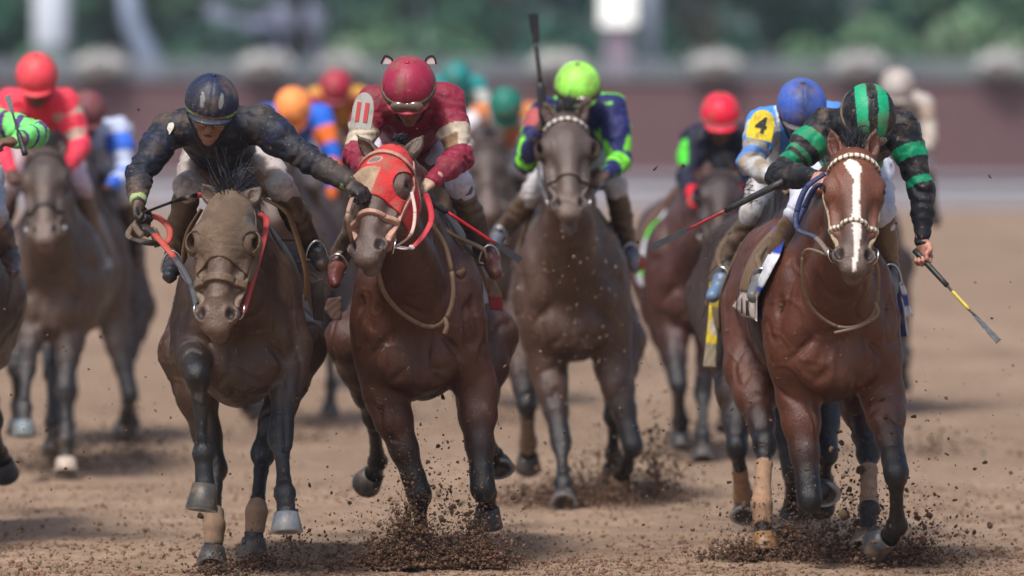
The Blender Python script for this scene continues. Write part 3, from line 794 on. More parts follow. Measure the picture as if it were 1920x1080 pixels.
def whip(p0, p1, label, colr, L0=.30, flap=True, rr=1.0, mid=None, flapc=None):
    o = empty('riding_whip', p0, label, 'whip', 'riding whips held by the jockeys'); v = p1 - p0; a = unit(v)
    dk = srgb(38, 40, 44)
    def seg(name, t0, t1, r0, r1, c, flat=1.0):
        m = MB(); m.tube([p0 + v * (t0 + (t1 - t0) * k / 6) for k in range(7)], [r0 + (r1 - r0) * k / 6 for k in range(7)], 10, c, flat=flat); m.obj(name, mat('whip_' + name, .5, .2, 80, .15, 30, MUD, .25, 20), o)
    seg('handle', -.10, L0, .0145 * rr, .012 * rr, dk); seg('shaft', L0, .70, .0065 * rr, .0055 * rr, colr)
    if mid: seg('grip_tape', mid[0], mid[1], .0085 * rr, .0085 * rr, mid[2])
    m = MB(); sd = unit(np.cross(a, V(0, 1, 0)));
    ts = [.66, .72, .78, 1.0]; ws = [.006, .009, .011, .0145]; V0 = []; b = np.cross(a, sd)
    for t, w_ in zip(ts, ws):
        for (x, y) in ((-1, -1), (1, -1), (1, 1), (-1, 1)): V0.append(p0 + v * t + sd * x * w_ * rr + b * y * .0045)
    F = [(0, 1, 2, 3), (15, 14, 13, 12)] + [(i * 4 + k, i * 4 + 4 + k, i * 4 + 4 + (k + 1) % 4, i * 4 + (k + 1) % 4) for i in range(3) for k in range(4)]
    m.add(V0, F, flapc or srgb(58, 64, 72)); m.obj('flap', mat('whip_flap', .45, .3, 60, .15, 30, MUD, .2, 20), o, smooth=False)
    return o
def stirrup(hroot, g, j, i, sd):
    """stirrup iron round the boot, leather up to the saddle: parts of the horse's tack"""
    c = (j['an'][i] + j['toe'][i]) / 2 + V(0, 0, -.02); ax = unit(j['toe'][i] - j['an'][i]); ax = unit(ax * V(1, 1, .2))
    s = unit(np.cross(ax, V(0, 0, 1))); u = np.cross(s, ax); m = MB(); pts = []
    for k in range(15):
        a = math.pi * k / 14; pts.append(c + s * .050 * math.cos(a) + u * (.0 + .088 * math.sin(a)))
    m.tube(pts, .0065, 8); m.tube([c - s * .053, c + s * .053], [.010, .010], 8)
    o = m.obj('stirrup_iron', mat('bright_metal', .25, metal=1, color=srgb(190, 190, 188)), hroot)
    top = c + u * .09; end = g['tw'](sd * .20, .62, 1.47)
    tube_obj('stirrup_leather', [top, top * .6 + end * .4 + V(sd * .03, 0, 0), end], .016, srgb(92, 72, 52), mat('stirrup_leather', .6, .3, 60, .2, 20, DUST, .4, 10), hroot, flat=.3, up=V(1, 0, 0))
def rein(hroot, pts, cols, name='rein', w=.011, flat=.35):
    P = spline(pts, 8); m = MB(); n = len(P); k = len(cols)
    for i in range(k):
        a = int(i * (n - 1) / k); b = int((i + 1) * (n - 1) / k)
        if b > a: m.tube(P[a:b + 1], w, 8, cols[i], flat=flat, up=V(1, .1, .2))
    return m.obj(name, mat('rein_rubber', .6, .4, 120, .1, 30, MUD, .25, 12), hroot)
# ================================================================ POSES (measured in the photo)
gA = pose(447, -.5, 2, (432, 374, -.62), (404, 630), 9, [(377, 342), (490, 350)],
          fl=[(362, 650, .05), (370, 700, .42, -1), (381, 850, .33, 1), (384, 908, .13, -1), (378, 958, .10, -1)],
          fr=[(545, 655, .08), (526, 820, .44, -1), (534, 925, .30, -1), (537, 962, .12, -1), (538, 1000, .09, -1)],
          hl=[(350, 660, 1.05), (404, 880, .55, -1), (402, 985, .36, -1), (400, 1030, .11, -1), (398, 1062, .085, -1)],
          hr=[(560, 650, 1.05), (493, 850, .55, -1), (481, 960, .38, -1), (476, 1010, .12, -1), (474, 1048, .09, -1)])
gB = pose(782, .2, -2, (733, 290, -.62), (686, 500), 27, [(668, 252), (795, 252)],
          fl=[(722, 740, .1), (786, 925, .46, -1), (790, 1012, .30, 1), (792, 1046, .11, -1), (792, 1075, .08, -1)],
          fr=[(893, 735, .1), (905, 915, .46, -1), (912, 925, .29, 1), (914, 950, .11, 1), (914, 985, .09, 1)],
          hl=[(660, 640, 1.15), (700, 780, .5, 1), (708, 865, .36, 1), (702, 886, .10, 1), (692, 900, .085, 1)],
          hr=[(920, 630, 1.15), (905, 790, .5, -1), (925, 855, .36, 1), (935, 868, .10, 1), (940, 890, .085, -1)])
gC = pose(1072, 5.0, 0, (1060, 222, -.62), (1068, 415), -2, [(1020, 188), (1100, 184)],
          fl=[(1030, 700, .08), (1052, 828, .42, -1), (1056, 905, .28, -1), (1057, 930, .10, -1), (1057, 950, .08, -1)],
          fr=[(1150, 690, .08), (1186, 835, .46, -1), (1172, 875, .30, 1), (1165, 893, .11, 1), (1160, 918, .09, 1)],
          hl=[(975, 640, 1.1), (988, 760, .5, -1), (990, 830, .37, 1), (990, 850, .10, 1), (990, 872, .085, 1)],
          hr=[(1168, 640, 1.1), (1150, 780, .5, -1), (1150, 850, .37, 1), (1150, 870, .10, 1), (1150, 890, .085, 1)])
gD = pose(1565, .0, 6, (1601, 290, -.62), (1600, 518), -2, [(1557, 238), (1643, 238)],
          fl=[(1497, 745, .1), (1518, 935, .48, -1), (1536, 918, .30, 1), (1545, 922, .11, 1), (1550, 940, .09, -1)],
          fr=[(1655, 745, .1), (1680, 885, .44, -1), (1682, 985, .30, 1), (1668, 1006, .11, 1), (1645, 1022, .09, 1)],
          hl=[(1408, 690, 1.2), (1434, 835, .52, -1), (1428, 945, .37, -1), (1432, 1000, .13, -1), (1434, 1036, .09, -1)],
          hr=[(1612, 720, 1.2), (1628, 850, .52, -1), (1630, 955, .37, -1), (1625, 1000, .13, -1), (1618, 1032, .09, -1)])
gE = pose(1480, 1.8, 6, (1530, 345, -.55), (1530, 520), 0, [(1505, 310), (1550, 310)],
          fl=[(1455, 730, .1), (1488, 880, .44, -1), (1480, 965, .30, 1), (1475, 990, .10, -1), (1472, 1010, .085, -1)],
          fr=[(1545, 730, .1), (1550, 850, .42, -1), (1545, 900, .30, 1), (1545, 925, .10, 1), (1540, 940, .09, 1)],
          hl=[(1380, 680, 1.0), (1382, 840, .5, -1), (1393, 930, .36, 1), (1396, 955, .11, 1), (1394, 978, .09, -1)],
          hr=[(1500, 680, 1.0), (1500, 830, .5, -1), (1500, 920, .36, 1), (1500, 955, .11, 1), (1500, 975, .085, -1)])
gF = pose(95, 8.0, 0, (86, 285, -.5), (84, 462), 4, [(55, 262), (116, 262)],
          fl=[(62, 600, .05), (50, 690, .42, -1), (45, 765, .30, -1), (46, 790, .10, -1), (46, 820, .09, -1)],
          fr=[(133, 610, .05), (122, 730, .42, -1), (124, 825, .30, -1), (124, 862, .10, -1), (124, 890, .09, -1)],
          hl=[(35, 570, 1.1), (30, 690, .5, -1), (34, 760, .36, 1), (34, 790, .11, 1), (34, 815, .09, -1)],
          hr=[(150, 570, 1.1), (98, 700, .52, -1), (98, 790, .36, -1), (100, 830, .11, -1), (100, 855, .09, -1)])
gG = pose(-215, 1.4, -10, (-230, 330, -.6), (-230, 540), 0, [(-255, 290), (-200, 290)],
          fl=[(-260, 730, .1), (-265, 880, .44, -1), (-260, 960, .30, 1), (-260, 1000, .11, -1), (-260, 1035, .09, -1)],
          fr=[(-170, 730, .1), (-160, 870, .44, -1), (-155, 940, .30, 1), (-152, 960, .11, -1), (-152, 990, .09, -1)],
          hl=[(-240, 680, 1.2), (-240, 830, .5, 1), (-235, 930, .36, 1), (-235, 960, .11, 1), (-235, 990, .085, -1)],
          hr=[(-60, 640, 1.2), (-14, 790, .52, 1), (-3, 850, .37, 1), (4, 862, .10, 1), (10, 885, .085, 1)])
gM = pose(1305, 9.5, 3, (1352, 330, -.5), (1345, 470), -8, [(1325, 300), (1372, 298)],
          fl=[(1262, 610, .05), (1272, 720, .42, -1), (1278, 790, .30, 1), (1278, 815, .10, 1), (1278, 842, .09, -1)],
          fr=[(1335, 600, .05), (1318, 735, .42, -1), (1318, 815, .30, -1), (1317, 845, .10, -1), (1317, 868, .09, -1)],
          hl=[(1240, 580, 1.1), (1268, 710, .5, -1), (1272, 790, .36, 1), (1272, 810, .11, 1), (1272, 832, .09, -1)],
          hr=[(1350, 580, 1.1), (1360, 700, .5, 1), (1362, 770, .36, 1), (1362, 790, .11, 1), (1362, 810, .09, -1)])

# ----- coats
bay = coat('blood_bay', srgb(114, 64, 44), srgb(84, 44, 34), srgb(36, 32, 36), face=srgb(128, 74, 52), muzzle=srgb(112, 90, 80), chin=srgb(112, 92, 80), crest=srgb(78, 40, 32),
           hair=srgb(24, 26, 34), forelock=V(.0, .5, .9), forelen=.15, foregrav=.12, forewild=.35, saddle=srgb(122, 94, 62), throat=srgb(88, 46, 36))
brnA = coat('dusty_dark_brown', srgb(84, 58, 44), srgb(58, 44, 38), srgb(54, 54, 60), face=srgb(120, 98, 80), muzzle=srgb(116, 90, 74), crest=srgb(70, 58, 52), hair=srgb(20, 22, 32),
            forelock=V(.0, .25, .9), forelen=.22, foregrav=.02, forewild=.6, foren=70, tailx=.5, saddle=srgb(110, 82, 56), ear=srgb(112, 92, 80), chin=srgb(96, 76, 64))
brnB = coat('dark_bay', srgb(98, 58, 42), srgb(72, 52, 44), srgb(38, 36, 42), face=srgb(100, 74, 60), muzzle=srgb(104, 82, 74), hair=srgb(30, 28, 34), manelen=.08, forelen=.05, saddle=srgb(112, 86, 58), chin=srgb(104, 84, 76), ear=srgb(104, 82, 66))
brnC = coat('dusty_bay', srgb(98, 68, 54), srgb(74, 54, 50), srgb(44, 40, 44), face=srgb(98, 82, 76), muzzle=srgb(120, 100, 88), hair=srgb(34, 30, 34), saddle=srgb(96, 76, 54), open=.028)
brnF = coat('muddy_bay', srgb(96, 74, 66), srgb(78, 58, 54), srgb(70, 66, 70), face=srgb(84, 70, 66), muzzle=srgb(122, 100, 92), hair=srgb(34, 32, 38))
brnM = coat('chestnut_bay', srgb(92, 50, 42), srgb(74, 42, 38), srgb(54, 52, 62), face=srgb(70, 56, 56), hair=srgb(30, 30, 38))
dkE = coat('black_brown', srgb(70, 48, 42), srgb(50, 36, 34), srgb(36, 36, 42), hair=srgb(26, 26, 32), saddle=srgb(98, 78, 52))

def hoodA(P, q):
    n = fbm(P, 9, 3, 4)[:, None]; C = np.ones_like(P) * np.array(srgb(90, 72, 56)) * (1 + .2 * n)
    m = np.clip((np.abs(q[:, 0:1]) - .065) / .03, 0, 1) * np.clip((.17 - q[:, 1:2]) / .05, 0, 1)
    return C * (1 - m * .8) + np.array(srgb(60, 68, 78)) * m * .8
def hoodB(P, q):
    C = np.ones_like(P) * np.array(srgb(196, 44, 46)); n = fbm(P, 18, 8, 4)
    m = (q[:, 0] < .035 - (q[:, 1] - .14) * .20) & (q[:, 1] > .165 + q[:, 0] * .3)
    C[m] = np.array(srgb(168, 142, 116)) * (1 + .25 * n[m, None])
    dd = np.clip(n * 1.3 - .1, 0, .6)[:, None]; C = C * (1 - dd) + np.array(srgb(130, 88, 70)) * dd
    r = np.sqrt(((q[:, 0] + .01) / .030) ** 2 + ((q[:, 1] - .115) / .026) ** 2)
    m = (r < 1) & (q[:, 2] > 0); C[m] = np.array(srgb(122, 108, 100)) * (1 + .5 * vnoise(P[m], 90, 5)[:, None])
    m = (r > .82) & (r < 1) & (q[:, 2] > 0); C[m] = np.array(srgb(170, 160, 150))
    return C
def clothD(x, y, z):
    C = np.ones((len(x), 3)) * np.array(srgb(28, 52, 120)); n = np.sin(x * 9 + z * 30)
    m = y > .98; C[m] = srgb(222, 222, 226)
    m2 = (np.abs(y - .95) < .014); C[m2] = srgb(226, 226, 230)
    m4 = (z < 1.19) & (y > .55); C[m4] = srgb(206, 192, 182)
    m5 = (y > .98) & (np.mod((z + y * .6) * 9, 1) < .4) & (z > 1.2); C[m5] = srgb(40, 70, 160)
    return C
plain = lambda c: (lambda x, y, z: np.ones((len(x), 3)) * np.array(c))
Q = globals().get('QUAL', 1.0)
hA = horse(gA, brnA, "dark brown horse with mud caked face and tan blinkers, carrying the jockey in navy", .0085 * Q, seed=11, dust=.35, girth=.91, hood=dict(end=.30, paint=hoodA, dirt=.45, hole=.84),
           cups=srgb(92, 74, 56), bridle=dict(col=srgb(100, 80, 62), brow=False, nw=.016), wraps=[(2, .62, 1.2, srgb(146, 118, 96)), (3, .72, 1.2, srgb(140, 112, 92))],
           hoofcol={0: srgb(66, 64, 60), 1: srgb(104, 114, 124)}, cloth=dict(paint=plain(srgb(40, 44, 52)), y0=.48, z0=1.16))
hB = horse(gB, brnB, "dark bay horse in a red and tan hood, carrying the jockey in maroon", .0085 * Q, seed=23, dust=.22, hood=dict(end=.30, paint=hoodB, dirt=.3),
           bridle=dict(col=srgb(172, 130, 112), bead=None, nw=.010), cloth=dict(paint=plain(srgb(170, 176, 186)), y0=.42, z0=1.16))
hC = horse(gC, brnC, "dusty brown horse with dark blinker cups and open mouth, in the middle", .010 * Q, seed=31, dust=.45,
           cups=srgb(70, 52, 44), bridle=dict(col=srgb(96, 84, 78), bead=srgb(214, 206, 196), nb=42, nw=.007, plain_nose=True), hoofcol={1: srgb(140, 106, 80)}, cloth=dict(paint=plain(srgb(44, 46, 90)), y0=.48, z0=1.2),
           wraps=[(2, .2, 1.0, srgb(118, 100, 82))])
def blz(u):
    return np.interp(u, [.085, .10, .14, .2, .3, .38, .46, .52, .58], [-.020, -.016, -.006, .004, .004, .006, .010, .006, .0]), \
           np.interp(u, [.085, .10, .14, .2, .3, .38, .44, .48, .52, .58], [.0, .024, .025, .013, .012, .016, .015, .008, .008, .006])
hD = horse(gD, bay,  "bright bay horse with white blaze and white beaded bridle, nearest on the right", .0085 * Q, seed=47, dust=.14, blaze=blz,
           bridle=dict(col=srgb(150, 132, 104), bead=srgb(220, 212, 196), nb=60, nw=.008), wraps=[(2, .25, 1.02, srgb(158, 124, 98)), (3, .22, .80, srgb(160, 128, 104)), ],
           hoofcol={2: srgb(134, 98, 64), 3: srgb(84, 72, 60)}, cloth=dict(paint=clothD, y0=.30, y1=1.06, z0=1.10), socks=(2,))
# ================================================================ JOCKEY POSES AND SILKS
def const(c): return lambda P, q, arm, t: np.ones_like(P) * np.array(c)
def hconst(c): return lambda s, fw, u, P: np.ones((len(s), 3)) * np.array(c)
WHT = srgb(214, 208, 202)
jA = jk(-.5, (397, 190, -.12), 25, 0, 6, ((318, 243, .12), (486, 232, .12)), ((262, 326, -.02), (580, 300, -.02)), ((259, 378, -.2), (652, 343, -.22)),
        ((392, 300, .72), (462, 300, .72)), ((352, 352, .28), (528, 352, .28)), ((330, 478, .5), (584, 462, .5)), ((318, 520, .32), (603, 498, .32)),
        hd=[V(.1, -.5, -1), V(.8, -.3, -.5)], cd=[V(.8, -.5, .1), V(.2, .5, -1)])
def silkA(P, q, arm, t):
    C = np.ones_like(P) * np.array(srgb(30, 33, 46)); m = (arm >= 0) & (t > 1.35); C[m] = srgb(48, 46, 50)
    m = (arm >= 0) & (np.abs(t - .42) < .05); C[m] = srgb(34, 40, 66); n = np.clip(fbm(P, 7, 3) * 1.4, 0, .55)[:, None]
    return C * (1 - n) + np.array(srgb(74, 66, 58)) * n
def helmA(s, fw, u, P):
    C = np.ones((len(s), 3)) * np.array(srgb(28, 38, 66)); n = np.clip(fbm(P, 12, 3) + .25 + fw * 2, 0, .7)[:, None]; C = C * (1 - n) + np.array(srgb(44, 44, 50)) * n
    for sd in (-1, 1):
        r = ((s - sd * .042 - .0) / .010) ** 2 + ((u - .055 - .0) / .030) ** 2; m = (r < 1) & (fw > 0); C[m] = srgb(120, 124, 124)
    m = (np.abs(u + .022) < .010); C[m] = np.where((np.abs(s[m]) < .07)[:, None], np.array(srgb(132, 104, 74))[None], np.array(srgb(140, 160, 92))[None])
    return C
jockey(jA, "jockey in mud stained navy silks, left arm reaching to the next horse", silkA, helmA, cloth_name='navy', h=.0055, seed=5, face=srgb(152, 108, 88), glove=srgb(24, 24, 28), goggles=srgb(150, 122, 84),
       mouth=True, breech=srgb(190, 180, 176), boot=srgb(84, 68, 52), toecol=srgb(52, 54, 60), peakcol=srgb(38, 46, 62), cuff=[(0, srgb(150, 170, 110)), (1, srgb(120, 150, 90))], breech_dirt=.6, silk_dirt=.3)
jB = jk(.2, (766, 158, -.12), 42, 4, 0, ((700, 196, .12), (836, 192, .12)), ((666, 292, -.02), (864, 296, .0)), ((712, 338, -.25), (812, 338, -.25)),
        ((732, 268, .70), (806, 268, .70)), ((704, 352, .25), (860, 345, .28)), ((640, 478, .5), (906, 462, .5)), ((628, 530, .34), (928, 512, .32)),
        hd=[V(.4, -.8, -.4), V(-.7, -.5, -.5)], cd=[V(.3, 0, -1), V(-.3, .0, -1)])
def silkB(P, q, arm, t):
    C = np.ones_like(P) * np.array(srgb(134, 34, 58)); m = (arm >= 0) & (t > .50) & (t < .86); C[m] = srgb(200, 186, 166)
    m = (arm >= 0) & (t > .66) & (t < .86) & (P[:, 0] > -4) & (q[:, 0] * (P[:, 0] - jB['el'][0][0]) > 0) & (np.abs(q[:, 0]) < .22); C[m] = srgb(146, 116, 88)
    n = np.clip(fbm(P, 8, 13) * 1.2 - .1, 0, .45)[:, None]; return C * (1 - n) + np.array(srgb(100, 66, 60)) * n
def helmB(s, fw, u, P):
    return np.ones((len(s), 3)) * np.array(srgb(150, 34, 66)) * (1 - .12 * (np.abs(s) < .004)[:, None])
jockey(jB, "jockey in maroon silks with a number 11 plate above the red hood", silkB, helmB, cloth_name='maroon', seed=15, face=srgb(126, 86, 68), glove=srgb(190, 160, 136), over=(srgb(96, 78, 66), -.014),
       band=(srgb(84, 66, 54), .010), peakcol=srgb(178, 44, 66), breech=srgb(196, 190, 204), boot=srgb(82, 68, 56), toecol=srgb(96, 44, 40), breech_dirt=.35, silk_dirt=.25)
for k, sd in enumerate((-1, 1)):
    m = MB(); c = jB['hc'] + V(sd * .098, .06, .105); nn = V(0, -1, 0)
    pts = [c + V(-.028, 0, -.012), c + V(-.016, 0, .014), c + V(sd * .006, 0, .024), c + V(.020, 0, .012), c + V(.026, 0, -.014)]
    m.tube(spline(pts, 4), .0045, 6, srgb(24, 20, 24)); v = [p + V(0, .002, 0) for p in pts]; v2 = [p + V(0, .006, 0) for p in pts]
    m.add(v + v2, [(4, 3, 2, 1, 0), (5, 6, 7, 8, 9)], srgb(196, 180, 176)); m.obj('cat_ear_bow', mat('felt', .8), [o for o in jB['obj'].children if o.name.startswith('helmet')][0])
jC = jk(5.0, (1083, 160, -.12), 32, 0, 0, ((1022, 214, .12), (1146, 206, .12)), ((986, 304, -.02), (1163, 302, -.02)), ((1010, 250, -.30), (1138, 326, -.25)),
        ((1055, 288, .70), (1112, 288, .70)), ((1000, 362, .25), (1154, 350, .28)), ((944, 432, .45), (1176, 460, .5)), ((928, 466, .28), (1188, 500, .34)),
        hd=[V(.3, -.2, 1), V(-.5, -.7, -.4)], cd=[V(.9, .1, -.3), V(0, 0, -1)])
def silkC(P, q, arm, t):
    C = np.ones_like(P) * np.array(srgb(34, 38, 92)); L = srgb(126, 224, 60)
    m = (arm >= 0) & (np.mod(t * 2.1 + np.round(q[:, 1] * 6) * .5 + .25, 1) < .58) & (np.sin(q[:, 1] * 34 + t * 6) > -.5); C[m] = L
    m = (arm < 0) & (np.sin(q[:, 0] * 26 + q[:, 2] * 18) * np.sin(q[:, 2] * 26 - q[:, 0] * 14) > .25); C[m] = L
    m = (arm == 0) & (t < .42) & (t > .05); C[m] = srgb(172, 84, 84)
    return C
def helmC(s, fw, u, P): return np.ones((len(s), 3)) * np.array(srgb(160, 240, 92))
jockey(jC, "jockey in lime green cap and navy silks with lime diamonds, whip raised", silkC, helmC, cloth_name='lime', h=.007, seed=25, face=srgb(96, 64, 54), glove=srgb(60, 44, 40), over=(srgb(60, 44, 42), -.012),
       band=(srgb(74, 58, 48), .010), breech=srgb(190, 186, 190), boot=srgb(80, 62, 46), toecol=srgb(86, 96, 116), silk_dirt=.1)
jD = jk(0, (1628, 212, -.20), 58, -6, 0, ((1548, 238, .12), (1690, 240, .12)), ((1462, 330, -.02), (1728, 352, .02)), ((1526, 332, -.32), (1730, 452, -.06)),
        ((1545, 322, .72), (1622, 322, .72)), ((1500, 395, .25), (1652, 400, .28)), ((1442, 505, .5), (1666, 500, .45)), ((1412, 556, .32), (1672, 545, .3)),
        hd=[V(.6, -.7, -.15), V(.15, -.2, -1)], cd=[V(.4, .4, -.8), V(-.55, -.8, 0)])
GRN = srgb(10, 134, 92)
def silkD(P, q, arm, t):
    C = np.ones_like(P) * np.array(srgb(26, 28, 34))
    m = (arm == 0) & (((t > .24) & (t < .44)) | ((t > .56) & (t < .63)) | ((t > .70) & (t < .80))); C[m] = GRN
    m = (arm == 1) & (((t > .34) & (t < .56)) | ((t > .86) & (t < .98))); C[m] = GRN
    m = (arm < 0) & (np.abs(q[:, 2] + .20) < .04); C[m] = GRN
    n = np.clip(fbm(P, 9, 23) * 1.2 - .15, 0, .5)[:, None]; return C * (1 - n) + np.array(srgb(66, 60, 54)) * n
def helmD(s, fw, u, P):
    C = np.ones((len(s), 3)) * np.array(srgb(22, 26, 30)); a = np.abs(s + .004) / np.sqrt(np.clip(1 - (fw / .16) ** 2 * .55, .3, 1)); m = (a > .024) & (a < .076); C[m] = srgb(16, 160, 112); return C
jockey(jD, "jockey in black silks with green hoops and striped cap, head down", silkD, helmD, cloth_name='black', seed=35, face=srgb(150, 110, 92), glove=srgb(186, 132, 116), over=(srgb(70, 62, 54), -.012),
       band=(srgb(64, 58, 52), .010), breech=srgb(204, 206, 220), boot=srgb(112, 90, 66), toecol=srgb(96, 98, 100), peakcol=srgb(30, 32, 36), breech_dirt=.15, silk_dirt=.25)
jE = jk(1.8, (1503, 197, -.12), 36, -4, 0, ((1432, 232, .12), (1562, 226, .12)), ((1408, 305, -.02), (1575, 300, .0)), ((1458, 338, -.25), (1530, 330, -.25)),
        ((1462, 318, .62), (1520, 318, .62)), ((1412, 400, .22), (1560, 400, .25)), ((1372, 498, .42), (1580, 490, .45)), ((1336, 556, .24), (1590, 530, .3)),
        hd=[V(.7, -.5, -.3), V(-.3, -.8, -.3)])
def silkE(P, q, arm, t):
    C = np.ones_like(P) * np.array(srgb(70, 140, 222)); W_ = np.array(srgb(196, 200, 204))
    m = (arm < 0) & (np.abs(q[:, 0] + .12) < .03); C[m] = W_
    m = (arm >= 0) & (t < .5) & (t > .16); C[m] = W_ * .85; m = (arm >= 0) & (t > .62) & (t < .74); C[m] = srgb(168, 160, 144)
    m = (arm >= 0) & (t > 1.0); n = np.clip(fbm(P, 12, 4) * 1.5 + .55, 0, 1)[:, None]; C[m] = (n * np.array(srgb(146, 130, 108)) + (1 - n) * W_)[m]
    return C
def helmE(s, fw, u, P):
    C = np.ones((len(s), 3)) * np.array(srgb(62, 96, 184)); n = np.clip((.055 - np.abs(s) + fbm(P, 14, 6) * .03) * 18, 0, .75)[:, None] * (fw > -.03)[:, None]
    C = C * (1 - n) + np.array(srgb(48, 54, 82)) * n; m = np.abs(u + .026) < .006; C[m] = srgb(120, 96, 70); return C
jockey(jE, "jockey in blue and white silks with a yellow number 4 plate, beside the striped cap", silkE, helmE, cloth_name='blue', seed=45, face=srgb(104, 76, 62), glove=srgb(110, 90, 70), goggles=srgb(40, 34, 30), h=.006,
       breech=srgb(212, 210, 212), boot=srgb(88, 72, 56), toecol=srgb(96, 120, 148), peakcol=srgb(52, 60, 84), breech_dirt=.5)
hE = horse(gE, dkE, girth=.86, label="black brown horse hidden behind the bay with the white blaze, yellow cloth at its flank", h=.011, seed=53, dust=.3, cloth=dict(paint=lambda x, y, z: np.where((z < 1.10)[:, None], np.array(srgb(134, 116, 90))[None], np.array(srgb(206, 178, 44))[None]), y0=.45, y1=1.0, z0=.98),
           wraps=[(2, .35, 1.1, srgb(150, 118, 92))], bridle=dict(col=srgb(80, 64, 50)))

# ----- plates with numbers
def place_text(parent, txt, size, c, Mr, n, col, off=.006, name='number', bold=.0):
    return text_mesh(name, txt, size, .0012, np.asarray(c) + n * off, Mr, mat('print_' + name + str(col)[:6], .6, color=col, dirt=MUD, dirt_amt=.25, dscale=20), parent, bold)
P11 = W(680, 207, -.02)
up = unit(W(688, 175, .1) - W(674, 236, .05))
pl, Mr, nn = plate(jB['obj'], P11, V(-.28, -1, .12), up, .050, .082, srgb(170, 168, 160), 'grey', curve=3.0)
for x_ in (-.019, .019):
    m = MB(); o0 = P11 + Mr[:, 0] * x_ - Mr[:, 1] * .008 + nn * (.0045 - 3.0 * x_ * x_)
    a, b, d = Mr[:, 0] * .0095, Mr[:, 1] * .044, nn * .0015
    m.add([o0 - a - b, o0 + a - b, o0 + a + b, o0 - a + b, o0 - a - b + d, o0 + a - b + d, o0 + a + b + d, o0 - a + b + d], [(0, 3, 2, 1), (4, 5, 6, 7), (0, 1, 5, 4), (1, 2, 6, 5), (2, 3, 7, 6), (3, 0, 4, 7)])
    m.obj('digit', mat('digit_red', .6, color=srgb(190, 60, 66), dirt=MUD, dirt_amt=.15, dscale=30), pl, smooth=False)
P4 = W(1428, 234, 1.66); up = unit(W(1438, 205, 1.7) - W(1424, 262, 1.68))
pl4, Mr, nn = plate(jE['obj'], P4, V(-.18, -1, .15), up, .062, .072, srgb(232, 206, 28), 'yellow', curve=2.2)
place_text(pl4, "4", .105, P4 - Mr[:, 1] * .006, Mr, nn, srgb(24, 24, 30), .003, 'digit', .004)
PA = W(312, 246, -.47); up = unit(W(322, 232, 0) - W(300, 262, 0))
pla, Mr, nn = plate(jA['obj'], PA, V(-.35, -1, .5), unit(V(.55, 0, .8)), .022, .048, srgb(196, 190, 178), 'white', curve=5, name='shoulder_badge')
place_text(pla, "1", .03, PA - Mr[:, 1] * .022, Mr, nn, srgb(30, 30, 36), .003, 'digit')
# ----- whips
gp = jD['grips'][1][0]
whip(gp, W(1872, 640, -.35), "black whip with a yellow band pointing down beside the rightmost horse", srgb(60, 58, 54), .33, mid=(.40, .62, srgb(196, 176, 70)))
whip(W(1446, 352, -.28), W(1222, 464, -.05), "black whip with red shaft held out sideways between the riders", srgb(150, 36, 46), .38, rr=1.15)
whip(W(1018, 205, 4.62), W(1000, 26, 4.6), "black whip raised straight up above the dusty horse", srgb(40, 40, 44), .28, rr=1.9, flapc=srgb(24, 25, 30))
whip(W(818, 384, -.05), W(976, 488, .12), "red whip with long black end pointing down at the maroon jockey's knee", srgb(184, 24, 40), .12, rr=1.2)
whip(W(268, 408, -.72), W(372, 552, -.95), "orange and grey whip slanting down from the gloved hand", srgb(176, 72, 58), .1, rr=1.15)
# ----- reins, ropes, stirrups
DK = srgb(30, 28, 30)
bl, br = gA['bits']
rein(hA, [bl, W(352, 520, -1.15), W(300, 450, -.95), W(262, 415, -.72)], [srgb(60, 62, 68), srgb(60, 62, 68), srgb(172, 66, 52), DK], w=.015)
rein(hA, [W(258, 415, -.72), W(240, 440, -.74), W(262, 452, -.8), W(310, 455, -.78), W(318, 430, -.75), W(296, 408, -.72), W(268, 406, -.72)], [srgb(92, 74, 58), DK, srgb(172, 66, 52), srgb(172, 66, 52)], w=.014)
rein(hA, [W(262, 402, -.70), W(320, 380, -.8), W(370, 366, -.8), W(440, 378, -.75), W(486, 400, -.85), W(498, 430, -1.0), br], [DK, DK, srgb(180, 50, 46), DK, srgb(180, 60, 56), srgb(180, 60, 56)], w=.015)
rein(hA, [W(252, 420, -.74), W(268, 440, -.76), W(286, 432, -.76), W(298, 462, -.78)], [srgb(96, 78, 62)] * 3, 'rein_knot', w=.020)
bl, br = gB['bits']
rein(hB, [br, W(775, 462, -.82), W(808, 415, -.62), W(800, 368, -.45), jB['grips'][1][0]], [srgb(206, 190, 190), srgb(190, 60, 66), srgb(176, 30, 44), srgb(176, 30, 44)], w=.014)
rein(hB, [bl, W(652, 400, -.85), W(680, 345, -.55), jB['grips'][0][0]], [srgb(150, 120, 104)] * 3, w=.010)
rein(hB, [W(708, 508, -.72), W(720, 548, -.60), W(752, 586, -.45), W(800, 612, -.36), W(834, 600, -.36), W(850, 548, -.36), W(838, 470, -.36), W(810, 420, -.4)], [srgb(116, 92, 72)] * 5, 'neck_rope', w=.011, flat=.7)
rein(hB, [W(834, 598, -.38), W(838, 612, -.39), W(833, 626, -.39)], [srgb(116, 92, 72)] * 2, 'rope_end', w=.011, flat=.7)
rein(hB, [br, W(770, 440, -.88), W(778, 400, -.8), W(772, 360, -.72)], [srgb(196, 170, 160)] * 3, 'gag_strap', w=.008)
bl, br = gC['bits']
rein(hC, [bl, W(1018, 355, 4.3), W(1010, 320, 4.4), jC['grips'][0][0]], [srgb(90, 88, 94)] * 3, w=.010)
rein(hC, [br, W(1116, 360, 4.3), W(1130, 345, 4.5), jC['grips'][1][0]], [srgb(90, 88, 94)] * 3, w=.010)
bl, br = gD['bits']
NV = srgb(30, 44, 88)
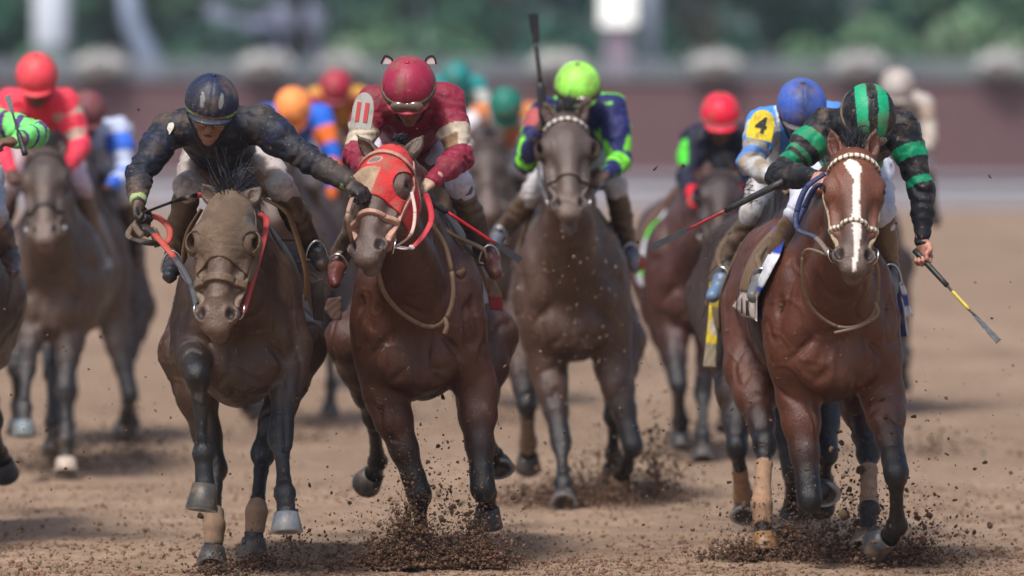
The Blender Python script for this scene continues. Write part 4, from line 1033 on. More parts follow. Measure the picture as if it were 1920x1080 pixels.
rein(hD, [W(1546, 326, -.62), W(1512, 352, -.66), W(1494, 398, -.68), W(1496, 430, -.72), W(1530, 446, -.8), bl], [NV, NV, NV, srgb(52, 60, 84), srgb(110, 96, 84)], w=.013, flat=.6)
rein(hD, [jD['grips'][0][0], W(1530, 350, -.6), W(1508, 390, -.6), W(1492, 420, -.62)], [NV] * 3, w=.014, flat=.6)
rein(hD, [bl, W(1510, 470, -.72), W(1506, 530, -.62), W(1524, 580, -.52), W(1570, 612, -.45), W(1616, 608, -.45), W(1642, 580, -.50), W(1648, 520, -.65), br], [srgb(120, 102, 84)] * 6, 'neck_rope', w=.0075, flat=.9)
rein(hD, [W(1642, 566, -.56), W(1646, 590, -.54), W(1612, 612, -.47), W(1564, 624, -.45)], [srgb(128, 110, 92)] * 2, 'rope_end', w=.007, flat=.9)
for (H_, g, j) in ((hA, gA, jA), (hB, gB, jB), (hC, gC, jC), (hD, gD, jD), (hE, gE, jE)):
    for i in (0, 1): stirrup(H_, g, j, i, (-1, 1)[i])
# saddle flaps standing out in front of the riders' legs
def flap(hroot, pts, wdt, col, name='saddle_flap'):
    m = MB(); P = spline(pts, 6); m.tube(P, [wdt * (.7 + .3 * math.sin(math.pi * k / (len(P) - 1))) for k in range(len(P))], 8, col, flat=.22, up=V(.2, 1, 0)); return m.obj(name, mat('saddle_leather', .5, .3, 60, .2, 20, DUST, .3, 8), hroot)
TAN = srgb(124, 94, 60)
flap(hA, [W(378, 392, -.25), W(352, 440, -.25), W(344, 500, -.25), W(346, 560, -.2)], .045, TAN)
flap(hA, [W(494, 372, -.25), W(530, 392, -.25), W(548, 420, -.22), W(572, 500, -.2), W(575, 560, -.15)], .045, TAN)
flap(hB, [W(812, 412, .3), W(850, 440, .3), W(900, 464, .35), W(912, 480, .38)], .04, TAN)
flap(hC, [W(1002, 390, 5.35), W(985, 430, 5.35), W(972, 480, 5.4)], .04, srgb(128, 96, 62))
flap(hC, [W(1120, 390, 5.35), W(1150, 440, 5.35), W(1168, 490, 5.4)], .04, srgb(88, 68, 48))
flap(hD, [W(1498, 452, .3), W(1462, 478, .3), W(1444, 510, .32), W(1442, 548, .36)], .045, TAN)
flap(hE, [W(1392, 455, 2.0), W(1372, 500, 2.0), W(1352, 560, 2.05), W(1350, 620, 2.1)], .04, srgb(116, 90, 60))
# lettering on the cloth of the bay
def surf(g, px, py, Y0, delta):
    T = g['T']; ys_ = np.linspace(Y0, Y0 + 2.4, 500); P = np.array([W(px, py, y) for y in ys_]); f = np.full(len(P), 9.)
    for q in T.p:
        d = T.d(q, P[:, 0], P[:, 1], P[:, 2]); f = smin(f, d, q['k'])
    i = int(np.argmax(f < delta)); p = P[i]; e = .01; gr = np.zeros(3)
    for k in range(3):
        A = np.array([p, p]); A[0, k] += e; A[1, k] -= e; ff = np.full(2, 9.)
        for q in T.p: ff = smin(ff, T.d(q, A[:, 0], A[:, 1], A[:, 2]), q['k'])
        gr[k] = ff[0] - ff[1]
    return p, unit(gr)
def poly(P, t):
    P = np.array(P, float); d = np.r_[0, np.cumsum(np.linalg.norm(np.diff(P[:, :2], axis=0), axis=1))]; d /= d[-1]
    return np.array([np.interp(t, d, P[:, k]) for k in range(P.shape[1])])
def panel(hroot, g, L_, R_, Y, col, name='saddle_cloth_edge', nu=7, nv=22, wrap=True, rip=.0018, dirt=.3):
    """hanging cloth between two edge lines, laid on the flank where the flank is, with real thickness"""
    V0 = []; last = None
    for j in range(nv):
        for i in range(nu):
            a = poly(L_, j / (nv - 1)) * (1 - i / (nu - 1)) + poly(R_, j / (nv - 1)) * (i / (nu - 1)); p = W(a[0], a[1], Y)
            if wrap:
                T = g['T']; ys_ = np.linspace(-.2, 2.6, 260); PP = np.array([W(a[0], a[1], y) for y in ys_]); f = np.full(len(PP), 9.)
                for q in T.p: f = smin(f, T.d(q, PP[:, 0], PP[:, 1], PP[:, 2]), q['k'])
                p = PP[int(np.argmax(f < .030))] if (f < .030).any() else PP[int(np.argmin(f))]
            V0.append(p + V(0, rip * math.sin(j * .9 + i * 1.7), 0))
    V0 = np.array(V0); F = []; n = len(V0); V1 = V0 + V(0, .006, 0)
    for j in range(nv - 1):
        for i in range(nu - 1):
            a = j * nu + i; F += [(a, a + 1, a + nu + 1, a + nu), (n + a, n + a + nu, n + a + nu + 1, n + a + 1)]
    bd = list(range(nu)) + [k * nu + nu - 1 for k in range(1, nv)] + [(nv - 1) * nu + k for k in range(nu - 2, -1, -1)] + [k * nu for k in range(nv - 2, 0, -1)]
    for a, b in zip(bd, bd[1:] + bd[:1]): F.append((a, n + a, n + b, b))
    C = np.array([col(i / (nu - 1), j / (nv - 1)) for j in range(nv) for i in range(nu)]); C = np.concatenate([C, C])
    return mesh_obj(name, np.concatenate([V0, V1]), F, mat('cloth_edge', .75, .3, 60, .12, 14, DUST, dirt, 10), hroot, C)
BL, WH, OW = srgb(34, 60, 160), srgb(214, 216, 222), srgb(206, 190, 178)
cl = panel(hD, gD, [(1448, 425), (1424, 478), (1404, 520), (1392, 548), (1371, 577)], [(1480, 425), (1462, 480), (1436, 530), (1420, 560), (1420, 603)], .9,
           lambda u, v: (BL if v < .30 else (WH if (u > .25 and v < .66) else (BL if v < .70 else (srgb(170, 140, 96) if v < .74 else OW)))), nv=34, nu=9)
panel(hD, gD, [(1668, 476), (1688, 540), (1695, 566), (1697, 596)], [(1676, 480), (1700, 545), (1704, 570), (1713, 592)], .75, lambda u, v: (srgb(150, 164, 190) if v < .5 else (WH if v < .66 or v > .82 else srgb(52, 84, 170))), wrap=False)
panel(hD, gD, [(1642, 466), (1662, 520), (1674, 565), (1679, 632)], [(1650, 464), (1684, 528), (1696, 575), (1703, 630)], .55, lambda u, v: (WH if u > .9 and v > .6 else (srgb(26, 40, 96) if u < .75 else srgb(44, 48, 66))), wrap=False)
pe = panel(hE, gE, [(1330, 572), (1327, 610), (1324, 640), (1318, 688)], [(1348, 578), (1346, 612), (1344, 640), (1342, 690)], 2.6, lambda u, v: (srgb(150, 138, 116) if v > .62 else ((srgb(196, 184, 170) if ((u - .75) / .6) ** 2 + ((v - .33) / .15) ** 2 < 1 else srgb(222, 196, 44)))), wrap=False, nv=30)
panel(hA, gA, [(582, 530), (584, 560), (588, 600)], [(606, 520), (608, 560), (606, 602)], .2, lambda u, v: srgb(64, 56, 50), wrap=False)
panel(hB, gB, [(614, 560), (608, 580), (622, 600)], [(640, 556), (642, 580), (640, 600)], .9, lambda u, v: srgb(90, 66, 54), wrap=False)
panel(hB, gB, [(905, 520), (914, 545), (918, 580)], [(925, 520), (940, 548), (944, 584)], .8, lambda u, v: srgb(128, 106, 84) if v < .6 else srgb(150, 46, 46), wrap=False)
panel(hC, gC, [(1182, 470), (1186, 495), (1190, 515)], [(1194, 466), (1206, 480), (1212, 500)], 5.8, lambda u, v: srgb(138, 58, 46), wrap=False)
for txt, px, py, s_ in (("EWAL", 1407, 357, .055), ("VANDER", 1397, 352, .045)):
    text_mesh('lettering', txt, s_, .0008, W(px, py, 1.86), np.stack([unit(V(.28, 0, -1)), unit(V(1, 0, .28)), V(0, -1, 0)], 1), mat('letter_black', .7, color=srgb(26, 26, 34)), [o for o in jE['obj'].children if o.name.startswith('breeches')][0], 0)
for ch, px, py in (("T", 1387, 571), ("I", 1396, 575), ("K", 1407, 579)):
    p, n_ = surf(gD, px, py, -.3, .022); up_ = unit(V(0, 0, 1) - n_ * n_[2]); s_ = np.cross(up_, n_)
    Mr = np.stack([s_ * 1.0, up_, n_], 1)
    text_mesh('letter', ch, .098, .002, p + n_ * .014, Mr, mat('letter_black', .7, color=srgb(26, 26, 34)), cl, .002)
# ================================================================ RIDERS FARTHER BACK
hF = horse(gF, brnF, "muddy bay horse with pale muzzle at the left, carrying the jockey in coral pink", .012, seed=61, dust=.8, detail=True, bridle=dict(col=srgb(60, 50, 46), nw=.018),
           hoofcol={0: srgb(110, 122, 126), 1: srgb(196, 178, 162)}, cloth=dict(paint=plain(srgb(150, 160, 170)), y0=.5, z0=1.15), socks=(1,))
jF = jk(8.0, (69, 140, -.12), 36, 0, 0, ((22, 192, .12), (124, 194, .12)), ((-2, 282, -.02), (150, 276, .0)), ((22, 322, -.3), (126, 314, -.3)),
        ((62, 290, .70), (108, 290, .70)), ((18, 352, .25), (152, 350, .28)), ((0, 440, .5), (176, 455, .5)), ((-8, 478, .3), (190, 486, .34)))
PK = srgb(232, 62, 84)
def silkF(P, q, arm, t):
    C = np.ones_like(P) * np.array(PK); m = (arm >= 0) & (np.abs(np.mod(t * 1.9, 1) - .5) < .22) & (np.sin(q[:, 1] * 30 + t * 9) > -.3); C[m] = srgb(176, 150, 136)
    m = (arm < 0) & (q[:, 1] > .05) & (q[:, 2] > .0); C[m] = srgb(216, 170, 160); return C
jockey(jF, "jockey in coral pink silks and plain coral cap at the far left", silkF, hconst(srgb(236, 70, 84)), cloth_name='coral', h=.008, seed=65, face=srgb(90, 60, 54), goggles=srgb(50, 40, 40), breech=srgb(196, 176, 186), boot=srgb(110, 84, 70), silk_dirt=.1)
hM = horse(gM, brnM, "chestnut brown horse behind the gap on the right with green trimmed cloth", .012, seed=71, dust=.3, cups=srgb(60, 60, 66), bridle=dict(col=srgb(60, 54, 54)),
           cloth=dict(paint=lambda x, y, z: np.where((np.mod(z * 4.5 + .1, 1) < .5)[:, None], np.array(srgb(84, 226, 72))[None], np.array(srgb(206, 214, 226))[None]), y0=.2, y1=1.1, z0=1.02))
jM = jk(9.5, (1351, 212, -.12), 30, 0, 0, ((1303, 262, .12), (1394, 256, .12)), ((1288, 335, -.02), (1408, 335, .0)), ((1300, 368, -.3), (1372, 362, -.3)),
        ((1330, 330, .70), (1375, 330, .70)), ((1293, 402, .25), (1402, 400, .28)), ((1258, 480, .5), (1416, 480, .5)), ((1246, 508, .3), (1424, 505, .34)))
def silkM(P, q, arm, t):
    C = np.ones_like(P) * np.array(srgb(30, 32, 52)); m = (arm == 0) & (t > .15) & (t < .75) & (q[:, 0] < -.19); C[m] = srgb(80, 210, 60); m = (arm >= 0) & (t > 1.75); C[m] = srgb(200, 30, 50); return C
def helmM(s, fw, u, P):
    C = np.ones((len(s), 3)) * np.array(srgb(224, 28, 62)); m = np.abs(u + .012) < .012; C[m] = srgb(236, 170, 186); return C
jockey(jM, "jockey in dark navy silks with white banded red cap, left of the blue rider", silkM, helmM, cloth_name='navy_green', h=.008, seed=75, face=srgb(88, 58, 52), glove=srgb(210, 40, 50), breech=srgb(170, 176, 206), boot=srgb(50, 46, 48), silk_dirt=.0)
hG = horse(gG, dict(brnA, name='left_edge_brown', tailx=-.6), "brown horse cut off by the left edge of the photo, only its hindquarter showing", .012, seed=81, dust=.3, bridle=dict(col=srgb(60, 50, 46)), cloth=dict(paint=plain(srgb(60, 50, 96)), y0=.5, z0=1.15))
jG = jk(1.4, (-72, 190, -.12), 34, 0, 0, ((-120, 240, .12), (-8, 236, .12)), ((-160, 320, -.02), (70, 252, -.05)), ((-120, 350, -.3), (30, 266, -.3)),
        ((-100, 330, .72), (-44, 330, .72)), ((-150, 400, .25), (-12, 400, .25)), ((-170, 500, .5), (14, 468, .5)), ((-180, 530, .3), (26, 512, .32)), hd=[V(.3, -.8, -.3), V(-.8, -.4, .0)], cd=[V(0, -.2, -1), V(0, .2, -1)])
def silkG(P, q, arm, t):
    C = np.ones_like(P) * np.array(srgb(120, 224, 120)); m = (np.mod(t * 3 + q[:, 2] * 5, 1) < .3) & (arm >= 0); C[m] = srgb(78, 52, 120); return C
jockey(jG, "jockey reaching in from the left edge, only a lime and purple sleeve in view", silkG, hconst(srgb(120, 224, 120)), cloth_name='lime_purple', h=.007, seed=85, glove=srgb(96, 66, 54), breech=srgb(180, 180, 190), boot=srgb(74, 62, 70))
whip(W(44, 280, 1.0), W(14, 180, 1.1), "short black whip pointing up at the left edge of the photo", srgb(40, 40, 44), .3)
def far(src_g, src_j, px, Y, dz, coat_, label_h, silk_, helm_, label_j, seed, breech=srgb(200, 200, 206), flip=False, cname='x', dzh=0, cl=None, pxj=0):
    g = mirrored(src_g) if flip else src_g
    t = W(px, 600, Y) - g['root']; t[2] = 0
    g2 = moved(g, t); g2['root'][2] = 0
    c = dict(coat_); c['name'] = cname
    horse(g2, c, label_h, .016, seed=seed, dust=.5, detail=False, bridle=dict(col=srgb(60, 50, 46), nw=.016), cloth=dict(paint=plain(cl or srgb(90, 80, 96)), y0=.45, z0=1.15))
    jr = {id(jA): gA, id(jB): gB, id(jC): gC, id(jD): gD}[id(src_j)]['root']; tj = W(px + pxj, 600, Y) - jr; tj[2] = dz
    jj = jmoved(src_j, tj)
    jockey(jj, label_j, silk_, helm_, cloth_name=cname, h=.011, seed=seed, detail=False, breech=breech, silk_dirt=.1, face=srgb(90, 62, 54))
def two(a, b, f=9, ph=0):
    def fn(P, q, arm, t):
        C = np.ones_like(P) * np.array(a); m = ((arm >= 0) & (np.mod(t * 1.3 + ph, 1) < .5)) | ((arm < 0) & (np.sin(q[:, 0] * f + ph) > .3)); C[m] = b; return C
    return fn
far(gC, jC, 150, 11.5, -.12, brnF, "dark dusty horse behind the coral pink rider's horse", two(srgb(60, 110, 220), srgb(190, 200, 226), 9, .3), hconst(srgb(116, 56, 68)), "jockey in royal blue and white half hidden behind the coral pink rider", 91, cname='royal', pxj=8)
far(gD, jD, 530, 14, .06, brnF, "bay horse with orange capped rider, mostly hidden between the two leading horses", two(srgb(246, 120, 50), srgb(36, 104, 214), 9, .1), hconst(srgb(255, 150, 80)), "jockey with orange cap and orange and blue silks behind the reaching navy sleeve", 92, cname='orange', flip=True, pxj=-18)
far(gB, jB, 640, 20, .10, brnM, "dim brown horse far back beside the maroon rider's shoulder", two(srgb(160, 30, 60), srgb(206, 150, 60), 7, .4), hconst(srgb(170, 40, 66)), "jockey in crimson and yellow far behind the number 11 plate", 93, cname='crimson', pxj=0)
far(gC, jB, 815, 24, .20, dkE, "dark horse entirely behind the maroon rider", two(srgb(200, 196, 190), srgb(16, 140, 140), 7, .2), hconst(srgb(14, 128, 128)), "jockey with turquoise cap peeking out behind the maroon rider's shoulder", 94, cname='turquoise', pxj=50)
far(gD, jD, 925, 17, .08, brnF, "dusty brown horse with white and orange rider left of the raised whip", two(srgb(206, 200, 204), srgb(200, 120, 70), 9, .3), hconst(srgb(10, 110, 96)), "jockey with dark green cap and white and orange silks left of the raised whip", 95, cname='green_cap', flip=True, pxj=-14)
far(gB, jC, 1610, 16, .06, brnC, "beige brown horse behind the striped cap rider on the right", two(srgb(150, 132, 118), srgb(190, 180, 170), 7, .3), hconst(srgb(176, 168, 164)), "jockey with white cap and mud coloured silks behind the striped cap", 96, cname='white_cap', pxj=62)
# ================================================================ SETTING
def axis(segs):
    out = [segs[0][0]]
    for a, b, n in segs: out += list(np.linspace(a, b, n + 1)[1:])
    return np.array(out)
xs = axis([(-150, -20, 14), (-20, -5, 24), (-5, -3.4, 26), (-3.4, 3.4, 270), (3.4, 5, 26), (5, 20, 24), (20, 150, 14)])
ys = axis([(-60, -6, 20), (-6, -1.2, 60), (-1.2, 2.4, 150), (2.4, 8, 140), (8, 30, 120), (30, 155, 60), (155, 320, 8)])
X, Y = np.meshgrid(xs, ys, indexing='ij'); P = np.stack([X.ravel(), Y.ravel(), np.zeros(X.size)], 1)
Z = .028 * fbm(P, .9, 2, 3) - .035 * np.clip(fbm(P, 2.1, 51, 2) - .25, 0, 1) + .020 * fbm(P * V(1, .8, 1), 3.4, 5, 3) + .012 * np.abs(fbm(P, 12, 7, 3)) + .006 * fbm(P, 34, 9, 2)
fade = np.clip((70 - np.abs(P[:, 1])) / 50, 0, 1) * np.clip((30 - np.abs(P[:, 0])) / 20, 0, 1); Z = Z * fade
Z -= .02
P[:, 2] = Z; nx, ny = len(xs), len(ys); I = np.arange(nx * ny).reshape(nx, ny)
F = np.stack([I[:-1, :-1].ravel(), I[1:, :-1].ravel(), I[1:, 1:].ravel(), I[:-1, 1:].ravel()], 1)
n1 = fbm(P, .55, 31, 4)[:, None]; n2 = fbm(P, 3.0, 33, 4)[:, None]
GA, GB = np.array(srgb(154, 130, 109)), np.array(srgb(88, 68, 52))
k = np.clip(.5 + n1 * .5 + n2 * .55, 0, 1); C = GA * (1 - k * .55) + GB * k * .55
tag(mesh_obj('dirt_track', P, F, mat('track_dirt', .92, .9, 45, .28, 18, srgb(98, 74, 58), .30, 5, spec=.2), None, C), kind='structure')
# ----- clods
t_ = (1 + 5 ** .5) / 2
ICV = np.array([(-1, t_, 0), (1, t_, 0), (-1, -t_, 0), (1, -t_, 0), (0, -1, t_), (0, 1, t_), (0, -1, -t_), (0, 1, -t_), (t_, 0, -1), (t_, 0, 1), (-t_, 0, -1), (-t_, 0, 1)]) / 1.9
ICF = np.array([(0, 11, 5), (0, 5, 1), (0, 1, 7), (0, 7, 10), (0, 10, 11), (1, 5, 9), (5, 11, 4), (11, 10, 2), (10, 7, 6), (7, 1, 8), (3, 9, 4), (3, 4, 2), (3, 2, 6), (3, 6, 8), (3, 8, 9), (4, 9, 5), (2, 4, 11), (6, 2, 10), (8, 6, 7), (9, 8, 1)])
def ico2():
    v = [tuple(x) for x in ICV]; f = []; mid = {}
    def mp(a, b):
        k = (min(a, b), max(a, b))
        if k not in mid: mid[k] = len(v); p = (np.array(v[a]) + v[b]) / 2; v.append(tuple(p / np.linalg.norm(p)))
        return mid[k]
    for a, b, c in ICF:
        x, y, z = mp(a, b), mp(b, c), mp(c, a); f += [(a, x, z), (b, y, x), (c, z, y), (x, y, z)]
    return np.array(v), np.array(f)
IC2 = ico2()
dirt_m = mat('loose_dirt', .95, .6, 120, .3, 60, spec=.15)
def clods(name, P, r, seed, base=srgb(112, 88, 72), var=.3, fine=False, label=None, parent=None, **kw):
    rs = np.random.RandomState(seed); n = len(P); Vb, Fb = IC2 if fine else (ICV, ICF); k = len(Vb)
    S_ = rs.uniform(.4, 1.35, (n, 1, 3)) * rs.uniform(.6, 1.35, (n, k, 1)); V_ = Vb[None] * S_
    a = rs.uniform(0, 6.28, n); b = rs.uniform(0, 6.28, n); ca, sa, cb, sb = np.cos(a)[:, None], np.sin(a)[:, None], np.cos(b)[:, None], np.sin(b)[:, None]
    x, y, z = V_[..., 0], V_[..., 1], V_[..., 2]; x, y = x * ca - y * sa, x * sa + y * ca; y, z = y * cb - z * sb, y * sb + z * cb
    V_ = np.stack([x, y, z], 2) * np.asarray(r)[:, None, None] + np.asarray(P)[:, None, :]
    F_ = (Fb[None] + (np.arange(n) * k)[:, None, None]).reshape(-1, 3)
    C_ = np.array(base)[None, None] * (1 + var * rs.uniform(-1, 1, (n, 1, 1))) * np.ones((n, k, 1)) * (1 + .1 * rs.uniform(-1, 1, (n, 1, 3)))
    return mesh_obj(name, V_.reshape(-1, 3), F_, dirt_m, None, C_.reshape(-1, 3), smooth=False, **kw)
rs = np.random.RandomState(3)
def gz(x, y):
    ix = np.clip(np.searchsorted(xs, x), 0, nx - 1); iy = np.clip(np.searchsorted(ys, y), 0, ny - 1); return Z[I[ix, iy]]
n = 30000
y = np.concatenate([rs.uniform(-1.4, 1.6, int(n * .62)), rs.uniform(1.6, 7, int(n * .26)), rs.uniform(7, 26, n - int(n * .62) - int(n * .26))])
x = rs.uniform(-1, 1, n) * (30 + y) / 30 * 2.5
r = np.exp(rs.normal(math.log(.0046), .58, n)); r = np.clip(r, .0018, .013); keep = (fbm(np.stack([x, y, y * 0], 1), 1.6, 40, 3) + rs.uniform(-.5, .6, n)) > -.1
x, y, r = x[keep], y[keep], r[keep]
tag(clods('loose_soil', np.stack([x, y, gz(x, y) + r * .35], 1), r, 4, srgb(124, 98, 80), .32), kind='stuff')
def burst(px, py, Y, w, hgt, n, seed, base=srgb(72, 54, 46), smax=.016, big=.006):
    rs = np.random.RandomState(seed); c = W(px, py, Y); c[2] = 0
    n = int(n * 2.4); th = rs.uniform(0, 6.28, n); rad = w * np.abs(rs.normal(0, .5, n)); z = np.abs(rs.normal(0, 1, n)); zz = hgt * (z * .42 + .02) * np.exp(-(rad / w) ** 2 * .7)
    k = rs.uniform(0, 1, n) < .22; zz[k] *= 2.6; rad[k] *= 1.5
    p = np.stack([c[0] + rad * np.cos(th), c[1] + rad * np.sin(th) * .6, zz], 1)
    r = np.clip(np.exp(rs.normal(math.log(big * .62), .6, n)), .0016, smax * .95) * np.where(k, .6, 1)
    return p, r
def spray(label, lst, seed, base, name='dirt_spray'):
    A = [burst(*a, seed=seed + i) for i, a in enumerate(lst)]
    o = clods(name, np.concatenate([a[0] for a in A]), np.concatenate([a[1] for a in A]), seed, base, .35, fine=False); return tag(o, kind='stuff')
spray('', [(765, 1050, -.05, .24, .24, 2300), (800, 1030, .1, .22, .16, 800), (905, 1050, -.1, .22, .17, 1500), (720, 1060, 0, .30, .10, 700), (840, 1000, .1, .45, .55, 420), (760, 1040, -.1, .12, .28, 900), (880, 1040, 0, .12, .24, 700)], 100, srgb(104, 80, 64))
spray('', [(1432, 1040, .5, .26, .10, 900), (1480, 1030, .5, .40, .22, 900), (1640, 1040, .4, .34, .14, 1500), (1700, 1050, .2, .26, .10, 800), (1600, 990, .9, .5, .40, 500), (1590, 960, .6, .45, .75, 260), (1520, 1000, .5, .5, .6, 260), (1740, 1000, .3, .5, .45, 200), (1380, 1045, .4, .25, .10, 400)], 120, srgb(98, 76, 62))
spray('', [(1060, 960, 4.8, .55, .16, 2200), (1230, 930, 5.2, .25, .42, 900), (1120, 950, 5.2, .5, .3, 700)], 140, srgb(100, 78, 64))
spray('', [(475, 1050, -.1, .16, .06, 500), (400, 1062, -.5, .14, .05, 300), (545, 1060, -.2, .40, .25, 300)], 160, srgb(92, 72, 60))
spray('', [(105, 890, 8.2, .9, .22, 1200), (250, 860, 9.5, .5, .3, 500), (560, 850, 12, .7, .25, 500), (1300, 870, 9.6, .8, .25, 700), (940, 830, 14, .9, .3, 500), (1750, 860, 10, .7, .2, 400)], 180, srgb(104, 84, 72))
# fine airborne grit
rs = np.random.RandomState(77); n = 1500
Yg = rs.uniform(-1.2, 5.5, n); pxs = rs.uniform(0, 1920, n); pys = 1060 - np.abs(rs.normal(0, 1, n)) * 260
Pg = np.array([W(a, b, c) for a, b, c in zip(pxs, pys, Yg)]); k = Pg[:, 2] > .03
tag(clods('airborne_grit', Pg[k], np.clip(np.exp(rs.normal(math.log(.0030), .5, k.sum())), .0015, .009), 78, srgb(92, 70, 58), .4), kind='stuff')
n = 420; Yg = rs.uniform(3.2, 4.2, n); pxs = rs.normal(1060, 75, n); pys = rs.uniform(430, 900, n)
Pg = np.array([W(a, b, c) for a, b, c in zip(pxs, pys, Yg)])
tag(clods('pale_grit', Pg, np.clip(np.exp(rs.normal(math.log(.0024), .45, n)), .0012, .006), 79, srgb(160, 138, 118), .2), kind='stuff')
# larger clods, one object each
SP = [(1030, 600, 320, .9), (560, 760, 180, .9), (690, 950, 120, .9)]
rs = np.random.RandomState(5); proto = None
for i in range(110):
    px = [rs.normal(660, 110), rs.normal(1700, 110), rs.normal(1560, 90), rs.uniform(180, 1900), rs.normal(820, 90)][i % 5]; py = np.clip(rs.normal(840, 140), 480, 1040)
    if i % 5 == 3: py = rs.uniform(120, 1000)
    p = W(px, py, rs.uniform(-1.0, .8)); 
    if p[2] < .04: continue
    rr_ = float(np.clip(np.exp(rs.normal(math.log(.0075), .35)), .004, .017))
    o = clods('dirt_clod', np.zeros((1, 3)), [1.0], 300 + i, srgb(92, 72, 56), .3, fine=True, loc=None); o.location = tuple(p); s3 = rs.uniform(.7, 1.5, 3) * rr_; o.scale = tuple(s3)
    o.rotation_euler = tuple(rs.uniform(0, 6, 3)); tag(o, "brown clod of dirt flung into the air by the hooves", "dirt clod", "clods of dirt flying through the air")
# ----- barrier, wall, railing far behind
DB = 126.0
def wz(py, Y): return float(W(960, py, Y)[2])
m = MB(); z1 = wz(334, DB); m.box((-60, DB, -.3), (60, DB + .5, z1)); m.box((-60, DB - .12, z1 + .003), (60, DB + .62, z1 + .12))
tag(m.obj('track_barrier', mat('barrier_paint', .6, .1, 4, .12, .6, color=srgb(150, 148, 158)), loc=(0, DB, 0), smooth=False), "pale grey low concrete barrier running across behind the track", "barrier")
rl = empty('guide_rail', (0, 118, 0), "thin pale running rail standing in front of the grey barrier", "rail"); m = MB(); m.tube([V(-50, 118, .5), V(0, 118, .5), V(50, 118, .5)], .06, 10); m.obj('top_rail', mat('rail_paint', .4, color=srgb(176, 176, 184)), rl)
for xx in np.arange(-20, 21, 4.0):
    m = MB(); m.tube([V(xx, 118, -.05), V(xx, 118, .25), V(xx, 118, .45)], .035, 8); m.obj('post', mat('rail_paint', .4, color=srgb(176, 176, 184)), rl)
wall = empty('brick_wall', (0, 131, 0), "long dull purple brick wall across the background", "wall")
m = MB(); zt = wz(152, 131); m.box((-60, 131, -.3), (60, 131.6, zt)); o = m.obj('masonry', None, wall, smooth=False)
bm_ = bpy.data.materials.new('brick'); bm_.use_nodes = True; N = bm_.node_tree.nodes; L = bm_.node_tree.links
tc = N.new("ShaderNodeTexCoord"); mp = N.new("ShaderNodeMapping"); mp.inputs["Rotation"].default_value = (R(90), 0, 0); L.new(tc.outputs["Object"], mp.inputs[0])
bt = N.new("ShaderNodeTexBrick"); L.new(mp.outputs[0], bt.inputs[0]); bt.inputs["Color1"].default_value = (*srgb(108, 78, 82), 1); bt.inputs["Color2"].default_value = (*srgb(94, 68, 74), 1); bt.inputs["Mortar"].default_value = (*srgb(112, 92, 92), 1)
bt.inputs["Scale"].default_value = 4.5; N["Principled BSDF"].inputs["Roughness"].default_value = .9; L.new(bt.outputs[0], N["Principled BSDF"].inputs[0]); o.data.materials.append(bm_)
m = MB(); m.box((-60, 130.9, zt + .003), (60, 131.7, zt + .14)); m.obj('coping', mat('coping', .8, color=srgb(112, 112, 120)), wall, smooth=False)
rl = empty('metal_railing', (0, 131.3, zt), "grey metal railing along the top of the brick wall", "railing"); ztr = wz(112, 131.3)
for zz in np.linspace(zt + .22, ztr, 5):
    m = MB(); m.box((-40, 131.27, zz - .022), (40, 131.33, zz + .022)); m.obj('rail', mat('railing_paint', .5, color=srgb(128, 134, 142)), rl, smooth=False)
for i, xx in enumerate(np.arange(-22, 22.1, 1.1)):
    m = MB(); m.box((xx - .03, 131.2, zt + .14), (xx + .03, 131.26, ztr + .03)); m.obj('post', mat('railing_paint', .5, color=srgb(128, 134, 142)), rl, smooth=False)
# ----- foliage builder: clumps of small leaf faces
def leaves(centres, radii, n, size, cols, seed):
    rs = np.random.RandomState(seed); V_ = []; C_ = []
    w = np.array([q[0] * q[1] * q[2] for q in radii]) ** .67; w /= w.sum(); ch = rs.choice(len(centres), n, p=w)
    d = rs.normal(0, 1, (n, 3)); d /= np.linalg.norm(d, axis=1)[:, None]; rad = rs.uniform(.35, 1, n) ** .4
    c = np.array(centres)[ch] + d * rad[:, None] * np.array(radii)[ch]
    a = rs.normal(0, 1, (n, 3)); a /= np.linalg.norm(a, axis=1)[:, None]; b = np.cross(a, rs.normal(0, 1, (n, 3))); b /= np.linalg.norm(b, axis=1)[:, None]
    s = size * rs.uniform(.5, 1.3, n)[:, None]; q = np.stack([c - a * s, c + b * s * .5, c + a * s, c - b * s * .5], 1)
    col = np.array(cols)[rs.randint(0, len(cols), len(centres))][ch] * rs.uniform(.75, 1.25, (n, 1)) * 1.45; return q.reshape(-1, 3), np.arange(n * 4).reshape(-1, 4), np.repeat(col, 4, 0)
leaf_m = mat('leaf', .7, spec=.3)
